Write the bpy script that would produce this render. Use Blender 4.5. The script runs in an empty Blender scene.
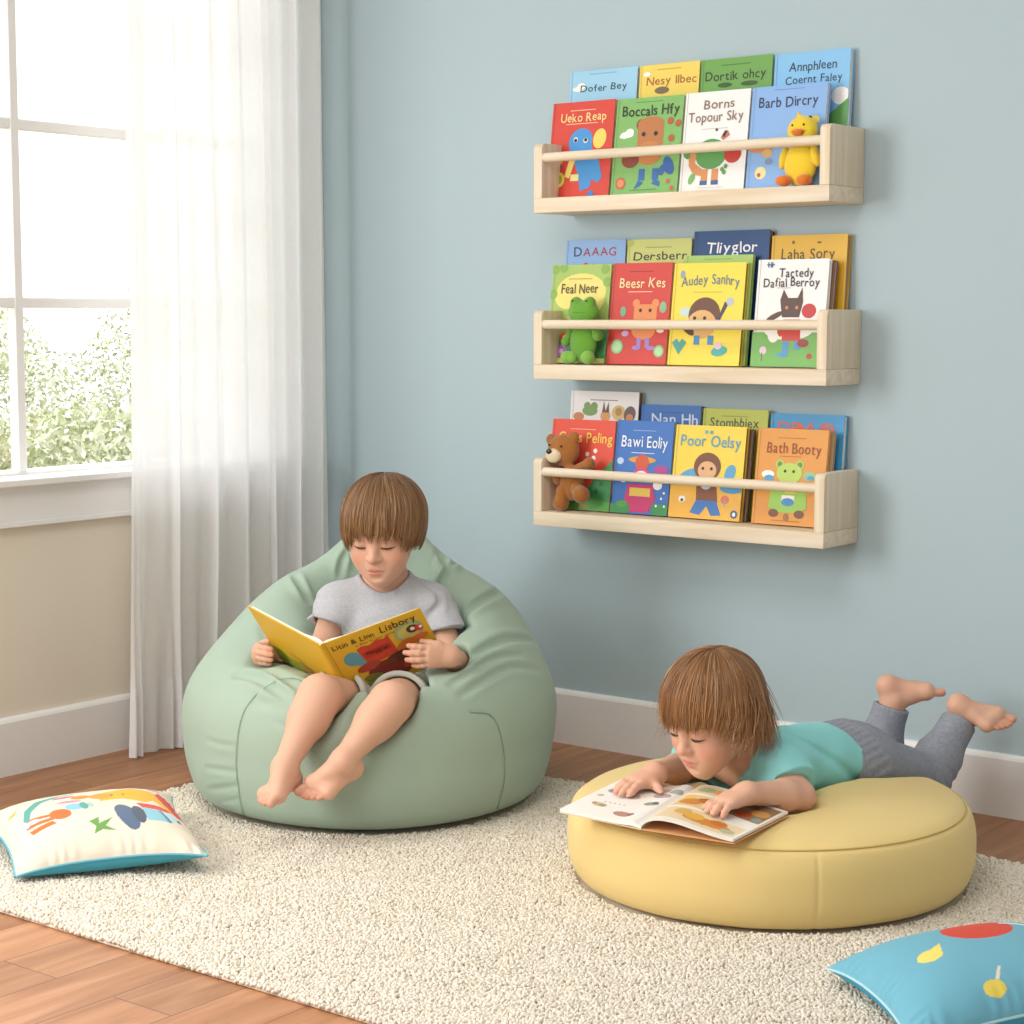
import bpy, bmesh, math, random
import numpy as np
from mathutils import Vector, Matrix
from mathutils.bvhtree import BVHTree
random.seed(7)
RNG = np.random.default_rng(7)
C_ = bpy.context.scene.collection
VOX = 1.0           # voxel size multiplier of the sculpted surfaces

# ------------------------------------------------------------------ camera frame
FOC = 1914.0
YAW, PITCH = math.radians(37.9), math.radians(5.79)
FW = np.array([-math.sin(YAW)*math.cos(PITCH), math.cos(YAW)*math.cos(PITCH), -math.sin(PITCH)])
RT = np.array([math.cos(YAW), math.sin(YAW), 0.0])
UP = np.cross(RT, FW)
FH = np.array([-math.sin(YAW), math.cos(YAW), 0.0])      # horizontal viewing direction
CAM = np.array([3.4145, -3.5939, 1.0])
def at(x, y, d):
    """world point seen at x, y of the photograph, d metres deep"""
    return CAM + (FW + RT*((x-512)/FOC) + UP*((512-y)/FOC))*d
def onplane(x, y, axis, val):
    r = FW*FOC + RT*(x-512) + UP*(512-y)
    return CAM + r*((val-CAM[axis])/r[axis])
def nrm(v):
    v = np.asarray(v, float); return v/np.linalg.norm(v)

# ------------------------------------------------------------------ colours and materials
def lin(h):
    h = h.lstrip('#')
    c = [int(h[i:i+2], 16)/255 for i in (0, 2, 4)]
    return np.array([x/12.92 if x <= .04045 else ((x+.055)/1.055)**2.4 for x in c])
class NT:
    def __init__(s, m): s.m = m; s.n = m.node_tree.nodes; s.l = m.node_tree.links
    def new(s, t, **k):
        n = s.n.new(t)
        for a, b in k.items(): setattr(n, a, b)
        return n
def pset(b, **k):
    for a, v in k.items():
        a = a.replace('_', ' ')
        for i in b.inputs:
            if i.name.lower() == a.lower(): i.default_value = v
MATS = {}
def mat(name, col=None, rough=.6, spec=.4, attr=None, bump=None, sheen=0, trans=0, sss=0, mottled=None, metallic=0, coat=0, aniso=0):
    """principled material. attr: colour attribute; bump: (scale, strength, distance) of noise; mottled: (scale, amount)"""
    if name in MATS: return MATS[name]
    m = bpy.data.materials.new(name); m.use_nodes = True
    t = NT(m); b = t.n['Principled BSDF']
    pset(b, roughness=rough, metallic=metallic, Specular_IOR_Level=spec, Sheen_Weight=sheen, Transmission_Weight=trans, Coat_Weight=coat, Anisotropic=aniso)
    src = None
    if attr:
        a = t.new('ShaderNodeAttribute', attribute_name=attr); src = a.outputs['Color']
    elif col is not None:
        pset(b, Base_Color=(*lin(col), 1))
    if mottled:
        tc = t.new('ShaderNodeTexCoord'); no = t.new('ShaderNodeTexNoise'); no.inputs['Scale'].default_value = mottled[0]; no.inputs['Detail'].default_value = 4
        t.l.new(tc.outputs['Object'], no.inputs['Vector'])
        mx = t.new('ShaderNodeMix', data_type='RGBA', blend_type='MULTIPLY'); mx.inputs[0].default_value = 1
        mr = t.new('ShaderNodeMapRange'); mr.inputs['From Min'].default_value = .3; mr.inputs['From Max'].default_value = .7
        mr.inputs['To Min'].default_value = 1-mottled[1]; mr.inputs['To Max'].default_value = 1
        t.l.new(no.outputs['Fac'], mr.inputs['Value'])
        if src is not None: t.l.new(src, mx.inputs[6])
        else: mx.inputs[6].default_value = (*lin(col), 1)
        t.l.new(mr.outputs['Result'], mx.inputs[7]); src = mx.outputs[2]
    if src is not None: t.l.new(src, b.inputs['Base Color'])
    if bump:
        tc = t.new('ShaderNodeTexCoord'); no = t.new('ShaderNodeTexNoise'); no.inputs['Scale'].default_value = bump[0]; no.inputs['Detail'].default_value = 3
        t.l.new(tc.outputs['Object'], no.inputs['Vector'])
        bp = t.new('ShaderNodeBump'); bp.inputs['Strength'].default_value = bump[1]; bp.inputs['Distance'].default_value = bump[2]
        t.l.new(no.outputs['Fac'], bp.inputs['Height']); t.l.new(bp.outputs['Normal'], b.inputs['Normal'])
    if sss:
        pset(b, Subsurface_Weight=sss, Subsurface_Scale=.006, Subsurface_Radius=(1, .35, .2))
    MATS[name] = m
    return m

# ------------------------------------------------------------------ objects
def tag(o, label=None, cat=None, group=None, kind=None):
    if label: o['label'] = label
    if cat: o['category'] = cat
    if group: o['group'] = group
    if kind: o['kind'] = kind
    return o
def thing(name, label, cat, loc=(0, 0, 0), group=None):
    o = bpy.data.objects.new(name, None); C_.objects.link(o); o.location = Vector(loc); o.empty_display_size = .05
    bpy.context.view_layer.update()
    return tag(o, label, cat, group)
def mesh_from(name, V, F, smooth=True, cols=None, attr='Col'):
    """V n x 3, F list of tuples or an m x k int array"""
    me = bpy.data.meshes.new(name)
    V = np.asarray(V, np.float32)
    if isinstance(F, np.ndarray):
        k = F.shape[1]; nf = len(F)
        me.vertices.add(len(V)); me.vertices.foreach_set('co', V.ravel())
        me.loops.add(nf*k); me.loops.foreach_set('vertex_index', F.astype(np.int32).ravel())
        me.polygons.add(nf); me.polygons.foreach_set('loop_start', np.arange(0, nf*k, k, dtype=np.int32))
        me.update(calc_edges=True)
    else:
        me.from_pydata([tuple(map(float, v)) for v in V], [], F)
    me.validate()
    me.polygons.foreach_set('use_smooth', np.full(len(me.polygons), smooth)); me.update()
    if cols is not None:
        a = me.color_attributes.new(attr, 'FLOAT_COLOR', 'POINT')
        c4 = np.ones((len(V), 4), np.float32); c4[:, :3] = cols
        a.data.foreach_set('color', c4.ravel())
    return me
def obj(name, me, m, parent=None):
    """one mesh object; mesh data is in world space and is moved into the parent's frame (parents are only translated)"""
    o = bpy.data.objects.new(name, me); C_.objects.link(o)
    for x in (m if isinstance(m, (list, tuple)) else [m]): me.materials.append(x)
    if parent is not None:
        off = Vector((0, 0, 0)); p = parent
        while p is not None: off += p.location; p = p.parent
        me.transform(Matrix.Translation(-off)); o.parent = parent
    return o
def centred(o):
    """move a top-level mesh's origin to the middle of its base"""
    n = len(o.data.vertices); co = np.empty(n*3, np.float32); o.data.vertices.foreach_get('co', co); co = co.reshape(-1, 3)
    c = Vector(((co[:, 0].min()+co[:, 0].max())/2, (co[:, 1].min()+co[:, 1].max())/2, co[:, 2].min()))
    o.data.transform(Matrix.Translation(-c)); o.location = c
    return o
class MB:
    """collects simple shapes into one mesh"""
    def __init__(s): s.bm = bmesh.new()
    def box(s, lo, hi, bev=0, seg=2, M=None):
        r = bmesh.ops.create_cube(s.bm, size=1); vs = r['verts']
        for v in vs:
            v.co = Vector([lo[i]+(v.co[i]+.5)*(hi[i]-lo[i]) for i in range(3)])
        if bev:
            es = list({e for v in vs for e in v.link_edges})
            g = bmesh.ops.bevel(s.bm, geom=es, offset=bev, segments=seg, affect='EDGES', profile=.5)
            vs = list({v for f in g['faces'] for v in f.verts} | {v for v in vs if v.is_valid})
        if M is not None: bmesh.ops.transform(s.bm, matrix=M, verts=[v for v in vs if v.is_valid])
        return s
    def tube(s, pts, rs, seg=12, cap=True):
        pts = [Vector(p) for p in pts]; rings = []
        if not hasattr(rs, '__len__'): rs = [rs]*len(pts)
        up = Vector((0, 0, 1))
        t0 = (pts[1]-pts[0]).normalized()
        if abs(t0.dot(up)) > .9: up = Vector((1, 0, 0))
        x = t0.cross(up).normalized()
        for i, p in enumerate(pts):
            t = (pts[min(i+1, len(pts)-1)]-pts[max(i-1, 0)]).normalized()
            x = (x-t*x.dot(t)).normalized(); y = t.cross(x)
            rings.append([s.bm.verts.new(p+(x*math.cos(a)+y*math.sin(a))*rs[i]) for a in [2*math.pi*k/seg for k in range(seg)]])
        for a, b in zip(rings, rings[1:]):
            for k in range(seg): s.bm.faces.new((a[k], a[(k+1) % seg], b[(k+1) % seg], b[k]))
        if cap: s.bm.faces.new(rings[0][::-1]); s.bm.faces.new(rings[-1])
        return s
    def prism(s, poly, axis, a, b, bev=0):
        """polygon in the two other axes extruded along axis from a to b"""
        oth = [i for i in range(3) if i != axis]
        def mk(h): 
            out = []
            for p in poly:
                c = [0, 0, 0]; c[oth[0]] = p[0]; c[oth[1]] = p[1]; c[axis] = h; out.append(s.bm.verts.new(c))
            return out
        A, B = mk(a), mk(b); n = len(A)
        fs = [s.bm.faces.new(A), s.bm.faces.new(B[::-1])]
        for k in range(n): fs.append(s.bm.faces.new((A[k], B[k], B[(k+1) % n], A[(k+1) % n])))
        bmesh.ops.recalc_face_normals(s.bm, faces=fs)
        if bev:
            es = list({e for f in fs[:2] for e in f.edges})
            bmesh.ops.bevel(s.bm, geom=es, offset=bev, segments=2, affect='EDGES', profile=.5)
        return s
    def mesh(s, name, smooth=False, M=None):
        if M is not None: s.bm.transform(M)
        bmesh.ops.recalc_face_normals(s.bm, faces=s.bm.faces)
        me = bpy.data.meshes.new(name); s.bm.to_mesh(me); s.bm.free()
        me.polygons.foreach_set('use_smooth', [smooth]*len(me.polygons))
        if smooth == 'auto' or smooth is True:
            try: me.set_sharp_from_angle(angle=math.radians(40))
            except Exception: pass
        return me
    def build(s, name, m, parent=None, smooth=False, M=None):
        return obj(name, s.mesh(name, smooth, M), m, parent)

# ------------------------------------------------------------------ sculpting by distance fields
def rc(a, b, ra, rb, k=.01): return ('rc', np.array(a, float), np.array(b, float), ra, rb, k)
def el(c, r, R=None, k=.01): return ('el', np.array(c, float), np.array(r, float), np.eye(3) if R is None else np.array(R, float), None, k)
def neg(p): return ('-',) + p
def prim_bound(p):
    if p[0] == '-': p = p[1:]
    if p[0] == 'rc': return (p[1]+p[2])/2, np.linalg.norm(p[1]-p[2])/2+max(p[3], p[4])
    return p[1], max(p[2])
def prim_eval(p, X):
    if p[0] == 'rc':
        _, a, b, ra, rb, _k = p
        ba = b-a; l2 = ba@ba; rr = ra-rb
        pa = X-a
        if l2 < rr*rr+1e-12:
            return np.linalg.norm(pa, axis=1)-max(ra, rb)
        a2 = l2-rr*rr; il2 = 1/l2
        y = pa@ba; z = y-l2
        x2 = np.maximum(((pa*l2-np.outer(y, ba))**2).sum(1), 0); y2 = y*y*l2; z2 = z*z*l2
        k = np.sign(rr)*rr*rr*x2
        d = (np.sqrt(x2*a2*il2)+y*rr)*il2-ra
        m1 = np.sign(z)*a2*z2 > k
        m2 = (np.sign(y)*a2*y2 < k) & ~m1
        d = np.where(m1, np.sqrt(x2+z2)*il2-rb, d)
        return np.where(m2, np.sqrt(x2+y2)*il2-ra, d)
    _, c, r, R, _n, _k = p
    q = (X-c)@R                       # columns of R are the axes
    k0 = np.sqrt(((q/r)**2).sum(1)); k1 = np.sqrt(((q/(r*r))**2).sum(1))+1e-9
    return np.where(k0 < 1e-4, -r.min(), k0*(k0-1)/k1)
def smin(a, b, k):
    h = np.maximum(k-np.abs(a-b), 0)/k
    return np.minimum(a, b)-h*h*k*.25
def smax(a, b, k): return -smin(-a, -b, k)
class Field:
    """prims blended in order; groups are joined with a blend that fades away from the joint"""
    FAR = .08
    def __init__(s, prims=(), joint=None, jr=.06, jk=.02):
        s.prims = list(prims); s.joint = None if joint is None else np.array(joint, float); s.jr = jr; s.jk = jk; s.subs = []; s.post = None
    def add(s, *p): s.prims += p; return s
    def group(s, g): s.subs.append(g); return s
    def __call__(s, X, c=None, R=1e9):
        d = np.full(len(X), s.FAR)
        for p in s.prims:
            k = p[-1]
            if c is not None:
                pc, pr = prim_bound(p)
                if np.linalg.norm(pc-c)-pr-R > s.FAR: continue
            if p[0] == '-': d = smax(d, -prim_eval(p[1:], X), k)
            else: d = smin(d, prim_eval(p, X), k)
        for g in s.subs:
            e = g(X, c, R)
            if g.joint is None: d = smin(d, e, g.jk)
            else:
                w = np.clip(1-np.linalg.norm(X-g.joint, axis=1)/g.jr, 0, 1)
                d = smin(d, e, np.maximum(g.jk*w*(2-w), 1e-4))
        if s.post is not None: d = s.post(X, d, c, R)
        return d
    def bounds(s):
        lo, hi = np.full(3, 9e9), np.full(3, -9e9)
        for p in s.prims:
            if p[0] == '-': continue
            c, r = prim_bound(p); lo = np.minimum(lo, c-r); hi = np.maximum(hi, c+r)
        for g in s.subs:
            a, b = g.bounds(); lo = np.minimum(lo, a); hi = np.maximum(hi, b)
        return lo, hi
def sculpt(f, h, pad=.012, lo=None, hi=None, maxstep=1.0):
    """surface nets of field f on an h-sized grid -> V, quads"""
    h = h*VOX
    if lo is None: lo, hi = f.bounds()
    lo = np.asarray(lo, float)-pad; hi = np.asarray(hi, float)+pad
    B = 16
    nb = np.ceil((hi-lo)/(h*B)).astype(int); N = nb*B
    D = np.empty(tuple(N), np.float32)
    ax = (np.arange(B)+.5)*h
    G = np.stack(np.meshgrid(ax, ax, ax, indexing='ij'), -1).reshape(-1, 3)
    bc = np.stack(np.meshgrid(*[np.arange(n) for n in nb], indexing='ij'), -1).reshape(-1, 3)
    ctr = lo+(bc+.5)*B*h
    Rb = B*h*.5*math.sqrt(3)
    cd = np.concatenate([f(ctr[i:i+20000]) for i in range(0, len(ctr), 20000)])
    for (i, j, k), c, d in zip(bc, ctr, cd):
        sl = (slice(i*B, i*B+B), slice(j*B, j*B+B), slice(k*B, k*B+B))
        if abs(d) > min(Rb*1.6+.012, f.FAR*.98): D[sl] = d
        else: D[sl] = f(lo+np.array([i, j, k])*B*h+G, c, Rb).reshape(B, B, B)
    S = D < 0
    # cells with a sign change
    cnt = np.zeros(tuple(N-1), np.int8)
    for a in (0, 1):
        for b in (0, 1):
            for c in (0, 1): cnt += S[a:N[0]-1+a, b:N[1]-1+b, c:N[2]-1+c]
    cells = np.argwhere((cnt > 0) & (cnt < 8)); del cnt
    idx = np.full(tuple(N-1), -1, np.int32); idx[tuple(cells.T)] = np.arange(len(cells))
    acc = np.zeros((len(cells), 3)); num = np.zeros(len(cells))
    cor = [(a, b, c) for a in (0, 1) for b in (0, 1) for c in (0, 1)]
    val = {q: D[tuple((cells+np.array(q)).T)] for q in cor}
    for q in cor:
        for axn in range(3):
            if q[axn]: continue
            r = list(q); r[axn] = 1; r = tuple(r)
            a, b = val[q], val[r]; m = (a < 0) != (b < 0)
            t = np.where(m, a/np.where(m, a-b, 1), 0)
            p = np.tile(np.array(q, float), (len(cells), 1)); p[:, axn] = t
            acc[m] += p[m]; num[m] += 1
    V = lo+(cells+acc/num[:, None]+.5)*h
    F = []
    for axn in range(3):
        o1, o2 = [(1, 2), (2, 0), (0, 1)][axn]
        sl0 = [slice(1, -1)]*3; sl0[axn] = slice(0, -1)
        sl1 = [slice(1, -1)]*3; sl1[axn] = slice(1, None)
        a, b = S[tuple(sl0)], S[tuple(sl1)]
        e = np.argwhere(a != b)
        if not len(e): continue
        inside = a[tuple(e.T)]
        off = np.ones(3, int); off[axn] = 0
        e = e+off
        d1 = np.zeros(3, int); d1[o1] = 1; d2 = np.zeros(3, int); d2[o2] = 1
        q = np.stack([idx[tuple((e-d1-d2).T)], idx[tuple((e-d2).T)], idx[tuple(e.T)], idx[tuple((e-d1).T)]], 1)
        q[~inside] = q[~inside][:, ::-1]
        F.append(q)
    F = np.concatenate(F); F = F[(F >= 0).all(1)]
    return V, F
def relax(V, F, n=1, lam=.5):
    """a little Laplacian smoothing"""
    E = np.concatenate([F[:, [0, 1]], F[:, [1, 2]], F[:, [2, 3]], F[:, [3, 0]]])
    for _ in range(n):
        S = np.zeros_like(V); c = np.zeros(len(V))
        for k in range(3):
            S[:, k] = np.bincount(E[:, 0], V[E[:, 1], k], len(V))+np.bincount(E[:, 1], V[E[:, 0], k], len(V))
        c = np.bincount(E[:, 0], minlength=len(V))+np.bincount(E[:, 1], minlength=len(V))
        V = V+lam*(S/np.maximum(c, 1)[:, None]-V)
    return V
def noise3(X, s, seed=0, n=5):
    """smooth pseudo noise in -1..1 from warped sines"""
    r = np.random.default_rng(seed); out = np.zeros(len(X)); Y = X*s
    for i in range(n):
        d = nrm(r.normal(size=3)); e = nrm(r.normal(size=3)); ph = r.uniform(0, 6.28, 2)
        out += np.sin(Y@d*r.uniform(.7, 1.6)+ph[0]+1.7*np.sin(Y@e*.6+ph[1]))
    return out/n
def trace(f, x, y, d0, d1):
    """first hit of the sight line x, y with field f between depths d0 and d1"""
    d = d0
    for _ in range(200):
        v = f(at(x, y, d)[None])[0]
        if v < .0008: break
        d += max(v*.7, .0005)
        if d > d1: return None
    return at(x, y, d)
def polydist(X, pts):
    """distance to a 3d polyline and position along it 0..1"""
    best = np.full(len(X), 9.); tt = np.zeros(len(X)); n = len(pts)-1
    for i in range(n):
        a, b = pts[i], pts[i+1]; ba = b-a
        t = np.clip((X-a)@ba/(ba@ba+1e-12), 0, 1)
        d = np.linalg.norm(X-a-t[:, None]*ba, axis=1)
        m = d < best; best = np.where(m, d, best); tt = np.where(m, (i+t)/n, tt)
    return best, tt
def catmull(P, n=8):
    P = [np.asarray(p, float) for p in P]; out = []
    Q = [2*P[0]-P[1]]+P+[2*P[-1]-P[-2]]
    for i in range(1, len(Q)-2):
        for j in range(n):
            t = j/n; a, b, c, d = Q[i-1:i+3]
            out.append(.5*((2*b)+(c-a)*t+(2*a-5*b+4*c-d)*t*t+(3*b-a-3*c+d)*t**3))
    out.append(P[-1]); return out
def frame(F, U=(0, 0, 1)):
    """columns: sideways (towards the viewer's right when F faces the viewer), forward, up"""
    F = nrm(F); X = nrm(np.cross(U, F)); return np.stack([X, F, np.cross(F, X)], 1)

def panel(A, B, C, D, t, out=.004):
    """field of a thin flat panel A B C D, t thick on each side"""
    P = np.array([A, B, C, D]); n = nrm(np.cross(B-A, D-A)); c = P.mean(0)
    E = []
    for i in range(4):
        e = nrm(P[(i+1) % 4]-P[i]); m = np.cross(e, n); m = m if (c-P[i])@m < 0 else -m; E.append((P[i], m))
    R = max(np.linalg.norm(p-c) for p in P)
    def f(X, cc=None, RR=1e9):
        if cc is not None and np.linalg.norm(cc-c)-RR-R > .05: return np.full(len(X), .05)
        d = np.abs((X-c)@n)-t
        for p, m in E: d = np.maximum(d, (X-p)@m-out)
        return d
    return f
# ================================================================== the room
def wood_floor():
    m = bpy.data.materials.new('oak_planks'); m.use_nodes = True; t = NT(m); b = t.n['Principled BSDF']
    tc = t.new('ShaderNodeTexCoord')
    mp = t.new('ShaderNodeMapping'); mp.inputs['Rotation'].default_value = (0, 0, math.pi/2); mp.inputs['Location'].default_value = (.33, .02, 0)
    t.l.new(tc.outputs['Object'], mp.inputs['Vector'])
    br = t.new('ShaderNodeTexBrick'); br.offset = .37; br.inputs['Scale'].default_value = 1
    br.inputs['Brick Width'].default_value = 1.3; br.inputs['Row Height'].default_value = .128; br.inputs['Mortar Size'].default_value = .0013
    br.inputs['Mortar Smooth'].default_value = .1; br.inputs['Bias'].default_value = 0
    br.inputs['Color1'].default_value = (0, 0, 0, 1); br.inputs['Color2'].default_value = (1, 1, 1, 1); br.inputs['Mortar'].default_value = (.5, .5, .5, 1)
    t.l.new(mp.outputs['Vector'], br.inputs['Vector'])
    # grain: stretched noise, shifted per plank
    sep = t.new('ShaderNodeVectorMath', operation='MULTIPLY'); sep.inputs[1].default_value = (1.6, 16, 1)
    t.l.new(mp.outputs['Vector'], sep.inputs[0])
    sh = t.new('ShaderNodeVectorMath', operation='SCALE'); sh.inputs['Scale'].default_value = 13
    t.l.new(br.outputs['Color'], sh.inputs[0])
    ad = t.new('ShaderNodeVectorMath', operation='ADD'); t.l.new(sep.outputs[0], ad.inputs[0]); t.l.new(sh.outputs[0], ad.inputs[1])
    no = t.new('ShaderNodeTexNoise'); no.inputs['Scale'].default_value = 1.4; no.inputs['Detail'].default_value = 6; no.inputs['Distortion'].default_value = 1.1
    t.l.new(ad.outputs[0], no.inputs['Vector'])
    cr = t.new('ShaderNodeValToRGB'); e = cr.color_ramp
    e.elements[0].position = .28; e.elements[0].color = (*lin('946240'), 1)
    e.elements[1].position = .72; e.elements[1].color = (*lin('c2906a'), 1)
    x = e.elements.new(.5); x.color = (*lin('ae7a52'), 1)
    t.l.new(no.outputs['Fac'], cr.inputs['Fac'])
    tint = t.new('ShaderNodeMix', data_type='RGBA', blend_type='MULTIPLY'); tint.inputs[0].default_value = 1
    cr2 = t.new('ShaderNodeValToRGB'); cr2.color_ramp.elements[0].color = (.8, .78, .76, 1); cr2.color_ramp.elements[1].color = (1.08, 1.06, 1.04, 1)
    t.l.new(br.outputs['Color'], cr2.inputs['Fac']); t.l.new(cr.outputs['Color'], tint.inputs[6]); t.l.new(cr2.outputs['Color'], tint.inputs[7])
    seam = t.new('ShaderNodeMix', data_type='RGBA'); seam.inputs[7].default_value = (*lin('7a4f33'), 1)
    t.l.new(br.outputs['Fac'], seam.inputs[0]); t.l.new(tint.outputs[2], seam.inputs[6])
    t.l.new(seam.outputs[2], b.inputs['Base Color'])
    pset(b, roughness=.42, Specular_IOR_Level=.45)
    bp = t.new('ShaderNodeBump'); bp.inputs['Strength'].default_value = .25; bp.inputs['Distance'].default_value = .001; bp.invert = True
    t.l.new(br.outputs['Fac'], bp.inputs['Height']); t.l.new(bp.outputs['Normal'], b.inputs['Normal'])
    return m
M_TRIM = mat('white_trim_paint', 'f1efec', .38, .45)
M_BLUE = mat('blue_wall_paint', 'b1c4ca', .75, .25, bump=(420, .06, .001))
M_CREAM = mat('cream_wall_paint', 'e8decd', .75, .25, bump=(420, .06, .001))
struct = lambda o: tag(o, kind='structure')
X1, Y1, ZT = 4.6, -4.9, 2.55
struct(MB().box((-.14, Y1, -.12), (X1, .14, 0)).build('floor', wood_floor()))
struct(MB().box((-.14, 0, 0), (X1, .14, ZT)).build('wall_back', M_BLUE))
struct(MB().box((-.14, Y1, ZT), (X1, .14, ZT+.1)).build('ceiling', mat('white_ceiling', 'f0efec', .8, .2)))
WY0, WY1, WZ0, WZ1 = -2.02, -.15, .636, 2.2       # window opening
VY0, VY1 = -3.85, -2.35                           # unseen opening added further along the same wall for the side area lamp
wl = MB().box((-.14, Y1, 0), (0, 0, WZ0)).box((-.14, Y1, WZ1), (0, 0, ZT)).box((-.14, WY1, WZ0), (0, 0, WZ1)).box((-.14, VY1, WZ0), (0, WY0, WZ1)).box((-.14, Y1, WZ0), (0, VY0, WZ1))
struct(wl.build('wall_left', M_CREAM))
# baseboards: a plain board with a narrow bevelled cap
def board(axis, a, b, s):
    mb = MB()
    prof = [(0, 0), (.014, 0), (.014, .118), (.011, .124), (.007, .128), (0, .128)]
    if axis == 0: mb.prism([(-p[0], p[1]) for p in prof], 0, a, b)
    else: mb.prism(prof, 1, a, b)
    return mb
struct(board(0, .0145, X1, 1).build('baseboard_back', M_TRIM))
struct(board(1, Y1, 0, 1).build('baseboard_left', M_TRIM))
# ---- window: frame, muntins, panes, stool and apron
win = tag(bpy.data.objects.new('window_1', None), kind='structure'); C_.objects.link(win); win.location = (0, (WY0+WY1)/2, WZ0)
bpy.context.view_layer.update()
MB().box((-.14, WY0, WZ0), (-.0005, WY0+.03, WZ1)).box((-.14, WY1-.03, WZ0), (-.0005, WY1, WZ1)).box((-.14, WY0+.03, WZ1-.03), (-.0005, WY1-.03, WZ1)).box((-.14, WY0+.03, WZ0), (-.055, WY1-.03, WZ0+.022)).build('window_frame', M_TRIM, win)
mun = MB()
for y in (-.54, -.906, -1.27, -1.635): mun.box((-.085, y-.013, WZ0+.02), (-.058, y+.013, WZ1-.03), .003, 1)
for z in (1.034, 1.424, 1.81): mun.box((-.084, WY0+.03, z-.0125), (-.059, WY1-.03, z+.0125), .003, 1)
mun.build('window_sash', M_TRIM, win)
mg = mat('window_glass', 'ffffff', 0, .5, trans=1)
def clear_glass():
    m = bpy.data.materials.new('clear_pane'); m.use_nodes = True; t = NT(m); t.n.remove(t.n['Principled BSDF'])
    a = t.new('ShaderNodeBsdfTransparent'); g = t.new('ShaderNodeBsdfGlossy'); g.inputs['Roughness'].default_value = .02
    mx = t.new('ShaderNodeMixShader'); mx.inputs[0].default_value = .05; t.l.new(a.outputs[0], mx.inputs[1]); t.l.new(g.outputs[0], mx.inputs[2])
    t.l.new(mx.outputs[0], t.n['Material Output'].inputs['Surface']); return m
MB().box((-.074, WY0+.03, WZ0+.02), (-.070, WY1-.03, WZ1-.03)).build('window_pane', clear_glass(), win)
MB().box((-.055, WY0-.05, WZ0), (.04, WY1+.05, WZ0+.016), .003).build('window_sill', M_TRIM, win)
MB().box((.0005, WY0-.03, WZ0-.09), (.014, WY1+.03, WZ0-.0005), .002).box((.0145, WY0-.03, WZ0-.09), (.019, WY1+.03, WZ0-.078), .002).build('window_apron', M_TRIM, win)
MB().box((.0005, WY1, WZ0+.017), (.016, WY1+.07, WZ1+.07), .002).box((.0005, WY0-.07, WZ0+.017), (.016, WY0, WZ1+.07), .002).box((.0005, WY0, WZ1), (.016, WY1, WZ1+.07), .002).build('window_casing', M_TRIM, win)

w2 = tag(bpy.data.objects.new('added_window', None), kind='structure'); C_.objects.link(w2); w2.location = (0, (VY0+VY1)/2, WZ0)  # window frame added out of view around the side area lamp
bpy.context.view_layer.update()
MB().box((-.14, VY0, WZ0), (-.0005, VY0+.03, WZ1)).box((-.14, VY1-.03, WZ0), (-.0005, VY1, WZ1)).box((-.14, VY0+.03, WZ1-.03), (-.0005, VY1-.03, WZ1)).box((-.14, VY0+.03, WZ0), (-.055, VY1-.03, WZ0+.022)).build('window_frame', M_TRIM, w2)
MB().box((-.055, VY0-.05, WZ0), (.04, VY1+.05, WZ0+.016), .003).build('window_sill', M_TRIM, w2)
MB().box((.0005, VY1, WZ0+.017), (.016, VY1+.07, WZ1+.07), .002).box((.0005, VY0-.07, WZ0+.017), (.016, VY0, WZ1+.07), .002).box((.0005, VY0, WZ1), (.016, VY1, WZ1+.07), .002).build('window_casing', M_TRIM, w2)

# ---- the sheer curtain
def sheer():
    m = bpy.data.materials.new('sheer_linen'); m.use_nodes = True; t = NT(m); t.n.remove(t.n['Principled BSDF'])
    d = t.new('ShaderNodeBsdfDiffuse'); d.inputs['Color'].default_value = (.97, .97, .97, 1)
    tl = t.new('ShaderNodeBsdfTranslucent'); tl.inputs['Color'].default_value = (.97, .97, .97, 1)
    tr = t.new('ShaderNodeBsdfTransparent')
    m1 = t.new('ShaderNodeMixShader'); m1.inputs[0].default_value = .46
    t.l.new(d.outputs[0], m1.inputs[1]); t.l.new(tl.outputs[0], m1.inputs[2])
    m2 = t.new('ShaderNodeMixShader')
    tc = t.new('ShaderNodeTexCoord'); mp = t.new('ShaderNodeVectorMath', operation='MULTIPLY'); mp.inputs[1].default_value = (60, 220, 30)
    no = t.new('ShaderNodeTexNoise'); no.inputs['Scale'].default_value = 1.6; no.inputs['Detail'].default_value = 2
    mr = t.new('ShaderNodeMapRange'); mr.inputs['To Min'].default_value = .03; mr.inputs['To Max'].default_value = .09
    t.l.new(tc.outputs['Object'], mp.inputs[0]); t.l.new(mp.outputs[0], no.inputs['Vector']); t.l.new(no.outputs['Fac'], mr.inputs['Value'])
    t.l.new(mr.outputs[0], m2.inputs[0])
    t.l.new(m1.outputs[0], m2.inputs[1]); t.l.new(tr.outputs[0], m2.inputs[2])
    t.l.new(m2.outputs[0], t.n['Material Output'].inputs['Surface']); return m
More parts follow.
